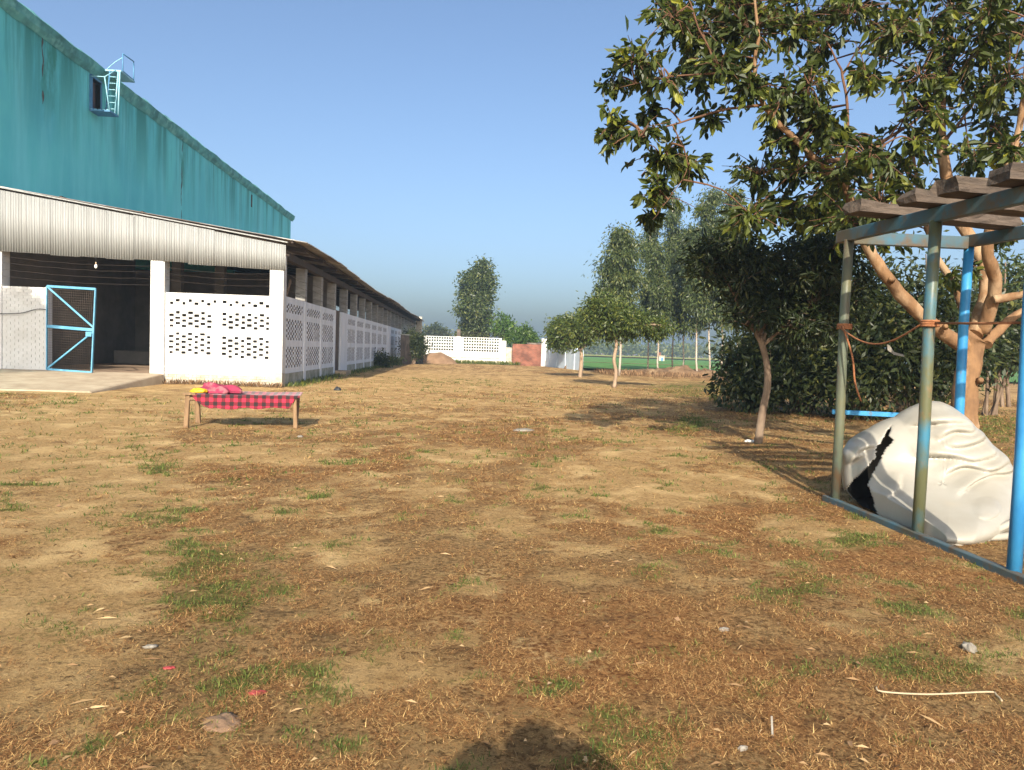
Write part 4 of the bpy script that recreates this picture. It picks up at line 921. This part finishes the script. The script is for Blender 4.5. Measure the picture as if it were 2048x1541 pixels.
leafy('shade_tree', 'tree outside the left edge that shades the wall by the blue gate', -950, -190, 11.5, 1.3, 1.3, 1.5, 460, 30, .2, M['leaf_mid'], 147, 'tree', .4, at=(-14.9, 11.5, 8.0))
# far wood as one mass
rg_ = np.random.default_rng(77); Pw = []
for k in range(520):
    xx = rg_.uniform(-60, 420); yy_ = rg_.uniform(310, 400); hh = 4 + 6 * float(fbm(xx * .03, 0, 5)) + rg_.uniform(-1, 1.5)
    c = np.array([xx, yy_, hh * .55]); m_ = 55; Pw.append(c + rg_.normal(size=(m_, 3)) * np.array([2.6, 2.2, hh * .26]))
Pw = np.concatenate(Pw); Pw = Pw[Pw[:, 2] > 0]; Lw = rg_.uniform(1.0, 2.2, len(Pw))
tag(link('far_wood', leaf_mesh('far_wood', Pw, rg_.normal(size=Pw.shape), Lw, Lw * .6, rg_.random(len(Pw)), six=False, rg=rg_), M['leaf_mid']), 'hazy belt of trees along the horizon', 'trees', kind='stuff')

# weeds along the foot of the walls
def weeds(n, seed, f, lmin, lmax, lab, mt):
    rg = np.random.default_rng(seed); x, y = f(rg, n); a = rg.random(n) * 6.28; L = lmin + (lmax - lmin) * rg.random(n) ** 2
    P = np.stack([x, y, gz(x, y)], 1); D = np.stack([np.cos(a) * .5, np.sin(a) * .5, .6 + rg.random(n)], 1)
    tag(link('weeds', leaf_mesh('weeds', P, D, L, L * .14, rg.random(n), six=False, rg=rg), mt), lab, 'weeds', kind='stuff')
weeds(5000, 1, lambda r, n: (SX + np.abs(r.normal(0, .35, n)), 23.4 + r.random(n) * 38), .05, .22, 'weeds along the foot of the shaded lattice wall', M['leaf_mid'])
weeds(1500, 2, lambda r, n: (-9.2 + r.random(n) * 3.6, FY - np.abs(r.normal(0, .15, n)) - .05), .04, .22, 'dry weeds along the foot of the sunlit lattice wall', M['stalk'])
weeds(2500, 3, lambda r, n: (-3 + r.random(n) * 8, 67.2 - np.abs(r.normal(0, .5, n))), .1, .5, 'weeds along the foot of the far white wall', M['leaf_mid'])
weeds(9000, 4, lambda r, n: (9 + r.random(n) * 16, 48.6 + r.normal(0, 2.0, n)), .1, .45, 'dry stalks over the earth bank', M['stalk'])

# ------------------------------------------------------------------ cot with blanket
ca = R(9); cot_c = np.array([-3.58, 12.42]); cu = np.array([math.cos(ca), math.sin(ca)]); cv = np.array([-math.sin(ca), math.cos(ca)])
CL, CW, CH = 1.62, .74, .53
def cp(u, v, z): p = cot_c + cu * u + cv * v; return (p[0], p[1], z)
cot = empty('rope_cot', (cot_c[0], cot_c[1], 0), 'low wooden rope cot covered with a checked blanket on the open ground', 'cot')
for u, v in ((-1, -1), (1, -1), (-1, 1), (1, 1)):
    a, b = u * CL / 2, v * CW / 2; g0 = float(gz(*cp(a, b, 0)[:2])) - .02
    lean = .02 * u if v < 0 else -.03 * u
    MB().bar(cp(a + lean, b, g0), cp(a, b, CH), .07, .07, jit=.008).build('leg', M['cot_wood'], cot, .01)
for v in (-1, 1): MB().tube([cp(-CL / 2, v * CW / 2, CH - .07), cp(CL / 2, v * CW / 2, CH - .07)], .032, 8).build('side_rail', M['cot_wood'], cot)
for u in (-1, 1): MB().bar(cp(u * CL / 2, -CW / 2, CH - .05), cp(u * CL / 2, CW / 2, CH - .05), .07, .07).build('end_rail', M['cot_wood'], cot)
for i in range(30):
    u = -CL / 2 + CL * (i + .5) / 30
    MB().tube([cp(u, -CW / 2, CH - .04), cp(u, 0, CH - .09), cp(u, CW / 2, CH - .04)], .008, 4).build('bed_cord', M['cot_wood'], cot)
MB().box((0, 0, 0), (.2, .3, .015)).build('tmp', M['cot_wood'])
bpy.data.objects.remove(bpy.data.objects['tmp'])
MB().bar(cp(-CL / 2 - .06, -.38, CH + .01), cp(-CL / 2 + .12, -.38, CH + .01), .1, .03).build('corner_board', M['cot_wood'], cot)
def gingham():
    m, t, p = node_mat('checked_cloth'); L = t.links.new; uvn = t.nodes.new('ShaderNodeUVMap'); sp = t.nodes.new('ShaderNodeSeparateXYZ'); L(uvn.outputs[0], sp.inputs[0])
    def stripe(o, per):
        a = t.nodes.new('ShaderNodeMath'); a.operation = 'MULTIPLY'; a.inputs[1].default_value = 1 / per; L(o, a.inputs[0])
        b = t.nodes.new('ShaderNodeMath'); b.operation = 'FRACT'; L(a.outputs[0], b.inputs[0])
        c = t.nodes.new('ShaderNodeMath'); c.operation = 'GREATER_THAN'; c.inputs[1].default_value = .5; L(b.outputs[0], c.inputs[0]); return c.outputs[0]
    s = t.nodes.new('ShaderNodeMath'); s.operation = 'ADD'; L(stripe(sp.outputs[0], .122), s.inputs[0]); L(stripe(sp.outputs[1], .122), s.inputs[1])
    h = t.nodes.new('ShaderNodeMath'); h.operation = 'MULTIPLY'; h.inputs[1].default_value = .5; L(s.outputs[0], h.inputs[0])
    cr = t.nodes.new('ShaderNodeValToRGB'); cr.color_ramp.interpolation = 'CONSTANT'; e = cr.color_ramp.elements
    e[0].color = (.40, .017, .045, 1); e[1].position = .75; e[1].color = (.018, .008, .010, 1); q = e.new(.25); q.color = (.13, .008, .017, 1)
    L(h.outputs[0], cr.inputs[0]); L(cr.outputs[0], p.inputs['Base Color']); p.inputs['Roughness'].default_value = .95
    p.inputs['Sheen Weight'].default_value = .25
    return m
nu, nv = 90, 44; V, UV = [], []
for i in range(nu):
    fu = i / (nu - 1); u = -CL / 2 + .08 + fu * (CL - .0)
    drop = .03 + .21 * min(1, fu / .16) ** .7 * (1 - .22 * fu) + .012 * math.sin(fu * 23)
    if fu > .9: drop *= max(.2, 1 - (fu - .9) / .08)
    for j in range(nv):
        s = j / (nv - 1); wr = .012 * (float(fbm(fu * 14, s * 5, 70)) - .5) * 2
        top = CW + .06; tot = top + drop; d = s * tot
        if d < top:
            vv = CW / 2 + .03 - d; sag = -.035 * math.sin(math.pi * d / top) * math.sin(math.pi * fu); z = CH + .015 + sag + wr * .8
        else:
            k = d - top; vv = -CW / 2 - .05 + .02 * math.sin(fu * 40) * k * 2 + wr - .12 * k; z = CH + .012 - k + wr * .4
        V.append(cp(u, vv, z)); UV.append((fu * CL, d))
Fq = [(i * nv + j, (i + 1) * nv + j, (i + 1) * nv + j + 1, i * nv + j + 1) for i in range(nu - 1) for j in range(nv - 1)]
bl = link('blanket', np_mesh('blanket', V, Fq, smooth=True, uv=UV), gingham()); s_ = bl.modifiers.new('t', 'SOLIDIFY'); s_.thickness = .012; s_.offset = 1
tag(bl, 'red and black checked blanket draped over the cot', 'blanket')
def crumple(name, lab, cat, c, sx, sy, sz, m, seed, n=40, amp=.45):
    V = []
    for i in range(n):
        th = math.pi * i / (n - 1)
        for j in range(n * 2):
            ph = 2 * math.pi * j / (n * 2); d = np.array([math.sin(th) * math.cos(ph), math.sin(th) * math.sin(ph), math.cos(th)])
            k = 1 + amp * (float(fbm(d[0] * 2.2 + 5 + d[2], d[1] * 2.2 + 3 - d[2], seed, 4)) - .5) * 2
            fold = 1 + .08 * math.sin(7 * d[0] + 5 * d[1] + seed) ; q = d * k * fold
            V.append((c[0] + q[0] * sx * cu[0] - q[1] * sy * cu[1], c[1] + q[0] * sx * cu[1] + q[1] * sy * cu[0], max(c[2] - .01, c[2] + q[2] * sz)))
    Fq = [(i * 2 * n + j, (i + 1) * 2 * n + j, (i + 1) * 2 * n + (j + 1) % (2 * n), i * 2 * n + (j + 1) % (2 * n)) for i in range(n - 1) for j in range(2 * n)]
    return tag(link(name, np_mesh(name, V, Fq, smooth=True), m), lab, cat)
M['pink'] = mat('pink_cloth', (0.281, 0.025, 0.064), (0.230, 0.034, 0.068), 12, rough=.95, bump=.3, c3=(0.289, 0.102, 0.115), s3=6, k3=(.5, .62))
M['yellow'] = mat('yellow_wrap', (0.640, 0.400, 0.016), (0.560, 0.320, 0.016), 9, rough=.5, bump=.3)
crumple('shawl', 'crumpled pink shawl lying on the left half of the cot', 'shawl', cp(-.36, .1, CH + .02), .33, .24, .12, M['pink'], 5, amp=.6)
crumple('packet', 'yellow plastic packet on the left end of the cot', 'packet', cp(-.68, -.18, CH + .035), .13, .09, .06, M['yellow'], 8, 24, .5)

# ------------------------------------------------------------------ pipe frame on the right
FX0, FX1, FY0, FY1, FH = 3.68, 4.93, 4.40, 7.05, 2.56
fr = empty('pipe_frame', (4.3, 5.8, 0), 'tall blue pipe frame carrying old timbers, with the broken white shell inside', 'frame')
for x, y, m, l0 in ((FX0, FY1 - .05, 'olive', 0), (FX0, 5.67, 'teal_olive', 0), (FX0, 4.62, 'blue', 0), (FX1, FY1, 'blue', 0), (FX1, 4.62, 'blue', 0)):
    MB().tube([(x, y, -.02), (x + .005, y, .8), (x - .005, y + .005, 1.8), (x, y, FH - .075 + .034 * (y - 4.4))], .045, 14).build('post', M[m], fr)
def beam(nm, a, b, wd, ht, m): return MB().bar(a, b, wd, ht).build(nm, M[m], fr, .006)
beam('top_beam', (FX0, FY0, FH - .03), (FX0, FY1 + .15, FH + .06), .07, .115, 'blue_dull')
beam('top_beam', (FX1, FY0, FH - .03), (FX1, FY1 + .10, FH + .06), .07, .115, 'blue_dull')
beam('top_beam', (FX0 + .037, FY1 - .02, FH + .035), (FX1 - .037, FY1 - .02, FH + .035), .06, .12, 'blue_dull')
beam('top_beam', (FX0 + .037, FY0 + .1, FH - .04), (FX1 - .037, FY0 + .1, FH - .04), .06, .12, 'blue_dull')
beam('ground_rail', (FX0 - .035, FY0, .02), (FX0 - .035, FY1 + .08, .02), .06, .07, 'blue_dull')
beam('ground_rail', (FX1, FY0, .02), (FX1, FY1 + .08, .02), .06, .07, 'blue_dull')
pz = FH + .125
for i, (pl, pr, wd_, ht_, lab) in enumerate((
        ((1703, 415), (2060, 452), .21, .095, 'longest grey timber at the far end of the frame top, its end sticking out left'),
        ((1815, 395), (2140, 425), .20, .10, 'grey cracked timber second from the far end of the frame top'),
        ((1890, 373), (2250, 410), .21, .105, 'sunlit grey timber third from the far end of the frame top'),
        ((2000, 350), (2400, 380), .22, .10, 'nearest dark timber on the frame top at the right edge'))):
    pz = FH + (.092, .075, .06, .045)[i]                 # the beams dip a little towards the near end
    a = on_z(pl[0], pl[1], pz + ht_ / 2); b = on_z(pr[0], pr[1], pz + ht_ / 2)
    d = (b - a) / np.linalg.norm(b - a); b = a + d * 1.75
    n = 14; mbp = MB(); vv, ff = [], []
    up = np.array([0, 0, 1.]); rt = np.cross(d, up); rgp = random.Random(i)
    for k in range(n + 1):
        c = a + (b - a) * k / n
        for sx, sz in ((-1, -1), (0, -1.02), (1, -1), (1.02, 0), (1, 1), (0, 1.03), (-1, 1), (-1.03, 0)):
            vv.append(c + rt * (sx * wd_ / 2 + rgp.uniform(-.012, .012)) + up * (sz * ht_ / 2 + (0 if sz < -.9 else rgp.uniform(-.012, .01))) + d * (rgp.uniform(-.03, .03) if k in (0, n) else 0))
    for k in range(n):
        for q in range(8): ff.append((k * 8 + q, k * 8 + (q + 1) % 8, (k + 1) * 8 + (q + 1) % 8, (k + 1) * 8 + q))
    ff += [tuple(reversed(range(8))), tuple(n * 8 + q for q in range(8))]
    tag(mbp.add(vv, ff).build('timber_beam', M['wood']), lab, 'timber', 'old timbers laid across the frame')
# rope round the posts
rp = empty('rope', (FX0, FY1, 1.8), 'brown rope tied round two frame posts and sagging between them', 'rope')
A_, B_ = np.array([FX0, FY1 - .05, 1.735]), np.array([FX0, 5.67, 1.72])
MB().tube([A_ + (B_ - A_) * q + np.array([-.06, 0, -.17 * math.sin(math.pi * q) ** 1.0]) for q in np.linspace(0, 1, 18)], .008, 6).build('sagging_length', M['rope'], rp)
for c in (A_, B_):
    for k in range(3):
        MB().tube([(c[0] + .062 * math.cos(t_), c[1] + .062 * math.sin(t_), c[2] - .02 + k * .018) for t_ in np.linspace(0, 6.28, 16)], .011, 6, False).build('coil', M['rope'], rp)
MB().tube([B_ + np.array([0, -.06, 0]), (FX0 + .0, 5.1, 1.70), (FX0, 4.62, 1.69)], .010, 6).build('taut_length', M['rope'], rp)
MB().tube(smooth_line([A_ + np.array([-.05, -.06, 0]), (FX0 + .03, 6.88, 1.45), (FX0 + .06, 6.86, 1.2), (FX0 + .12, 6.84, 1.02)]), .009, 6).build('loose_end', M['rope'], rp)
tag(MB().add([(3.66, 6.22, 1.555), (3.672, 6.205, 1.55), (3.70, 6.17, 1.49), (3.755, 6.12, 1.47), (3.755, 6.11, 1.452), (3.695, 6.165, 1.465), (3.66, 6.205, 1.505)], [(0, 1, 2, 5, 6), (2, 3, 4, 5)]).build('cloth_strip', M['scrap']), 'small white strip hanging from the sagging rope', 'cloth strip')
# low blue rail at the foot of the hedge
ra, rb_ = D_(1664, 824, 13.2), D_(1905, 836, 12.6)
rl = empty('low_rail', (ra[0], ra[1], 0), 'low blue rail standing in the tree shade between frame and hedge', 'rail')
MB().bar(ra, rb_, .06, .085).build('bar', M['blue'], rl, .006)
for q in (.06, .94):
    b0 = ra + (rb_ - ra) * q; MB().tube([(b0[0], b0[1], -.05), (b0[0], b0[1], b0[2] - .04)], .03, 8).build('leg', M['olive'], rl)

# ------------------------------------------------------------------ broken white shell sculpture
OUT = [(1684, 935), (1686, 905), (1700, 883), (1740, 860), (1795, 836), (1835, 813), (1862, 804), (1888, 805), (1910, 815), (1948, 850), (1985, 888), (2020, 930), (2036, 965), (2044, 1010), (2034, 1038), (1985, 1066), (1925, 1082), (1868, 1078), (1805, 1062), (1755, 1042), (1715, 1018), (1690, 990)]
yd = 6.8; cpx, cpy = 1862, 955
cc = D_(cpx, cpy, yd); ux = D_(cpx + 1, cpy, yd) - cc; upx = np.linalg.norm(ux)
eu = np.array([.937, -.35, 0.]); ew = np.array([.35, .937, 0.]); ev = np.array([0, 0, 1.])
def plane_uv(px, py):                 # where the sight line meets the sculpture's middle plane
    d = ray(px, py); o = np.array([0, 0, EYE]); t = np.dot(cc - o, ew) / np.dot(d, ew); p = o + t * d - cc
    return np.array([np.dot(p, eu), p[2]])
prof = [plane_uv(*q) for q in OUT]; ang = np.array([math.atan2(q[1], q[0]) for q in prof]); rad_ = np.array([np.hypot(*q) for q in prof])
oi = np.argsort(ang); ang, rad_ = ang[oi], rad_[oi]
def rprof(t): return np.interp(t, np.concatenate([ang - 2 * np.pi, ang, ang + 2 * np.pi]), np.tile(rad_, 3))
CR = [plane_uv(*q) for q in [(1784, 850), (1778, 872), (1788, 880), (1772, 898), (1752, 935), (1735, 970), (1742, 985), (1745, 1000), (1755, 1030), (1762, 1050), (1700, 1040), (1676, 1005), (1680, 988), (1700, 966), (1742, 925), (1752, 915), (1750, 898), (1762, 884), (1772, 862)]]
CRa = np.array(CR)
def inside(u, v, poly=CRa):
    r = False; j = len(poly) - 1
    for i in range(len(poly)):
        if (poly[i][1] > v) != (poly[j][1] > v) and u < (poly[j][0] - poly[i][0]) * (v - poly[i][1]) / (poly[j][1] - poly[i][1]) + poly[i][0]: r = not r
        j = i
    return r
# fold lines drawn over the front: each one a step in the surface
FOLDS = [[(1800, 850), (1850, 845), (1900, 842), (1950, 848)], [(1850, 880), (1890, 860), (1930, 862), (1960, 852)], [(1850, 885), (1900, 888), (1940, 882), (1985, 868)], [(1800, 905), (1870, 905), (1930, 912), (1975, 905), (1990, 890)],
         [(1850, 950), (1900, 925), (1950, 930), (2000, 922), (2025, 925)], [(1880, 988), (1920, 955), (1960, 940), (2000, 940), (2034, 935)], [(1700, 905), (1720, 895), (1750, 886)], [(1745, 990), (1780, 965), (1786, 930)], [(1690, 930), (1705, 915), (1730, 900)]]
FL = [np.array([plane_uv(*q) for q in smooth_line([(*p, 0) for p in f], sub=18) for q in [q[:2]]]) for f in FOLDS]
ub_ = np.array([q[0] for q in prof]); vb_ = np.array([q[1] for q in prof]); lowm = vb_ < 0
lo_i = np.argsort(ub_[lowm]); LU, LV = ub_[lowm][lo_i], vb_[lowm][lo_i]
NT, NP = 260, 120; V = []
DEP = .42
for ip in range(NP + 1):
    ph = math.pi * ip / NP
    for it in range(NT):
        th = -math.pi + 2 * math.pi * it / NT; r = rprof(th)
        r *= 1 - .0
        s_ = math.sin(ph) ** .75; u, v = r * s_ * math.cos(th), r * s_ * math.sin(th); wq = -math.copysign(abs(math.cos(ph)) ** .9, math.cos(ph)) * DEP
        # lower part tucked under, upper part leaning back
        wq += .18 * v
        if wq < 0:
            for k, f in enumerate(FL):
                d2 = np.hypot(f[:, 0] - u, f[:, 1] - v); i = int(np.argmin(d2)); dd = d2[i]
                if dd < .16:
                    j = min(i + 1, len(f) - 1); tg = f[j] - f[max(i - 1, 0)]; sd = math.copysign(dd, tg[0] * (v - f[i][1]) - tg[1] * (u - f[i][0]))
                    endf = min(1, min(i, len(f) - 1 - i) / 16); endf = endf * endf * (3 - 2 * endf)
                    wq += endf * (-.085 * math.exp(-((sd - .05) / .05) ** 2) + .045 * math.exp(-((sd + .012) / .024) ** 2))
            eb = plane_uv(1945, 1000); q = ((u - eb[0]) / .115) ** 2 + ((v - eb[1]) / .10) ** 2
            if q < 1.6: wq -= .07 * max(0, 1 - q) ** .5
            wq += .02 * (float(fbm(u * 3 + 9, v * 3 + 4, 91, 3)) - .5)
        p = cc + eu * u + ev * v + ew * (wq * 1.0)
        if wq < .02:                                   # the front spreads towards its foot
            zb = cc[2] + float(np.interp(u, LU, LV)); zq = cc[2] + v
            am = max(0, 1 - EYE / (EYE - zb)); t5 = min(1, max(0, (.5 - zq) / (.5 - zb))); p = np.array([0, 0, EYE]) + (p - np.array([0, 0, EYE])) * (1 - am * t5 * t5 * (3 - 2 * t5))
        if p[2] < .012 and wq < .02: p = np.array([0, 0, EYE]) + (p - np.array([0, 0, EYE])) * ((EYE - .012) / (EYE - p[2]))   # foot spreads on the soil
        V.append((max(p[0], 3.738), p[1], max(p[2], .012)))
V = np.array(V)
Fq = []
# cut the crack out along lines of sight through the front
for ip in range(NP):
    for it in range(NT):
        a, b, c, d = ip * NT + it, ip * NT + (it + 1) % NT, (ip + 1) * NT + (it + 1) % NT, (ip + 1) * NT + it
        m_ = (V[a] + V[c]) / 2
        if np.dot(m_ - cc, ew) < .12:
            o = np.array([0, 0, EYE]); dr = m_ - o; t = np.dot(cc - o, ew) / np.dot(dr, ew); p = o + t * dr - cc
            if inside(np.dot(p, eu) + .012 * (float(fbm(m_[2] * 22, m_[0] * 22, 33, 3)) - .5), p[2]): continue
        Fq.append((a, d, c, b))
shell = empty('shell_sculpture', (cc[0], cc[1], 0), 'large broken cream fibreglass shell with folds and a torn black gash, under the frame', 'sculpture')
so_ = link('body', np_mesh('body', V, Fq, smooth=True), M['shell'], shell)
md = so_.modifiers.new('thick', 'SOLIDIFY'); md.thickness = .012; md.offset = -1
# black inner sheet, painting the shade seen through the gash
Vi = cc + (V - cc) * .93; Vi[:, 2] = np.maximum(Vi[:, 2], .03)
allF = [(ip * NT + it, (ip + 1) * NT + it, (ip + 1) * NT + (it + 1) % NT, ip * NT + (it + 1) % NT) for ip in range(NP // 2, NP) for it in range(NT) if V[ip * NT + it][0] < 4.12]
link('gash_shade', np_mesh('gash_shade', Vi, allF, smooth=True), M['black'], shell)
for q in ([(1960, 1078), (1990, 1062), (2030, 1042), (2060, 1020)], [(1965, 1082), (2005, 1075), (2045, 1062)]):
    P = smooth_line([D_(a, b, 5.55 + .2 * k / 3) for k, (a, b) in enumerate(q)], sub=5); P = [np.array([p[0], p[1], max(p[2], .03)]) for p in P]
    MB().tube(P, [.012 + .018 * math.sin(math.pi * k / (len(P) - 1)) for k in range(len(P))], 8).build('broken_rim', M['shell'], shell)
ec = plane_uv(1727, 886); pc = D_(1727, 886, 6.95)
MB().tube([pc, pc + np.array([.03, -.02, .003])], .012, 8).build('eye_hole', M['black'], shell)

# ------------------------------------------------------------------ small things on the ground
def g_(px, py): p = on_z(px, py); p[2] = float(gz(p[0], p[1])); return p
p = g_(675, 787); crumple('black_ball', 'black ball-like lump on the ground between the cot and the shed', 'ball', (p[0], p[1], p[2] + .09), .11, .10, .09, M['black'], 3, 20, .2)
pp = [g_(1752, 1388), g_(1765, 1396), g_(1860, 1398), g_(1975, 1396), g_(1992, 1402), g_(2003, 1413)]
tag(MB().tube(smooth_line([q + np.array([0, 0, .02]) for q in pp]), .004, 8).build('plastic_tube', mat('cream_tube', (.36, .285, .185), rough=.6)), 'thin cream plastic tube with bent ends lying in the dry grass', 'tube')
M['redwrap'] = mat('red_wrapper', (.30, .045, .045), (.22, .035, .035), 20, rough=.5)
M['stone'] = mat('buff_stone', (.24, .15, .09), (.15, .09, .055), 9, rough=.95, bump=.5)
def chip(name, lab, cat, px, py, sx, sy, sz, m, seed):
    p = g_(px, py); return crumple(name, lab, cat, (p[0], p[1], p[2] + sz * .4), sx, sy, sz, m, seed, 14, .5)
chip('wrapper', 'crumpled red wrapper in the green grass at lower left', 'wrapper', 513, 1392, .035, .016, .008, M['redwrap'], 1)
chip('wrapper', 'faded red scrap at the edge of the bare soil, lower left', 'wrapper', 338, 1338, .022, .012, .006, M['redwrap'], 2)
chip('stone', 'flat brown stone in the grass at lower left', 'stone', 447, 1452, .075, .06, .012, M['stone'], 3)
chip('paper_scrap', 'white crumpled plastic sheet on the open ground in mid yard', 'litter', 1050, 862, .17, .10, .03, M['scrap'], 4)
chip('paper_scrap', 'white scrap at the foot of the thin leaning trunk', 'litter', 1502, 884, .10, .05, .03, M['white'], 5)
chip('paper_scrap', 'cream crumpled wrapper in the grass at lower right', 'litter', 1938, 1308, .035, .035, .03, M['scrap'], 6)
chip('paper_scrap', 'white bit of litter behind the cot shadow', 'litter', 600, 878, .035, .03, .02, M['scrap'], 7)
chip('paper_scrap', 'pale scrap on bare soil at left', 'litter', 300, 1296, .03, .012, .01, M['scrap'], 8)
chip('paper_scrap', 'small pale scrap beside the lone dry leaf at lower centre right', 'litter', 1448, 1266, .03, .015, .012, M['scrap'], 9)
chip('paper_scrap', 'tiny white litter in the lower right foreground grass', 'litter', 1485, 1500, .02, .01, .012, M['scrap'], 10)
p = g_(1546, 1478)
tag(MB().bar(p + np.array([0, 0, -.02]), p + np.array([.004, .03, .07]), .008, .003).build('plastic_strip', M['scrap'], bevel=.001), 'short upright pale plastic strip stuck in the grass, lower right', 'plastic strip')

# ------------------------------------------------------------------ photographer (casts the shadow at the bottom)
pz0 = float(gz(-.01, -.4)); Bd = [
    ((0, 0, .92), .15, -1), ((0, 0, 1.06), .145, 0), ((0, .01, 1.24), .165, 1), ((0, .0, 1.36), .17, 2), ((0, .015, 1.43), .15, 3), ((0, .03, 1.51), .13, 4), ((0, .03, 1.60), .125, 5), ((0, .02, 1.66), .07, 6),
    ((-.10, 0, .86), .10, 0), ((-.11, .01, .48), .065, 8), ((-.11, -.01, .10), .045, 9), ((-.12, .13, .05), .035, 10), ((.10, 0, .86), .10, 0), ((.11, .01, .48), .065, 12), ((.11, -.01, .10), .045, 13), ((.12, .13, .05), .035, 14),
    ((-.19, .02, 1.38), .10, 2), ((-.25, .20, 1.32), .10, 16), ((-.15, .33, 1.38), .08, 17), ((-.11, .39, 1.40), .04, 18), ((.19, .02, 1.38), .10, 2), ((.29, .20, 1.31), .10, 20), ((.17, .33, 1.38), .08, 21), ((.11, .39, 1.40), .04, 22)]
pme = bpy.data.meshes.new('person'); pme.from_pydata([(a[0][0] - .015, a[0][1] - .42, a[0][2] + pz0) for a in Bd], [(i, a[2]) for i, a in enumerate(Bd) if a[2] >= 0], [])
per = bpy.data.objects.new('person', pme); col.objects.link(per); per.modifiers.new('skin', 'SKIN'); sb = per.modifiers.new('sub', 'SUBSURF'); sb.levels = sb.render_levels = 2
if not pme.skin_vertices: pme.attributes
for i, sv in enumerate(pme.skin_vertices[0].data):
    r_ = Bd[i][1]; sv.radius = (r_ * 1.15, r_ * .85) if i < 4 else (r_, r_); sv.use_root = (i == 0)
pme.materials.append(mat('dark_shirt', (.06, .07, .10), (.08, .09, .12), 8, rough=.95))
tag(per, 'standing person taking the photo, whose head and shoulder shadow falls at the bottom', 'person')

# ------------------------------------------------------------------ haze
hz = MB().box((-1750, -80, -2), (1750, 1950, 16)).build('haze', None)
hm = bpy.data.materials.new('haze'); hm.use_nodes = True; hn = hm.node_tree; hn.nodes.clear()
pv = hn.nodes.new('ShaderNodeVolumePrincipled'); pv.inputs['Color'].default_value = (.58, .79, 1.0, 1); pv.inputs['Density'].default_value = 0.0009; pv.inputs['Anisotropy'].default_value = 0.2
ho = hn.nodes.new('ShaderNodeOutputMaterial'); hn.links.new(pv.outputs[0], ho.inputs['Volume']); hz.data.materials.append(hm)
tag(hz, 'thin morning haze over the fields', 'haze', kind='stuff')
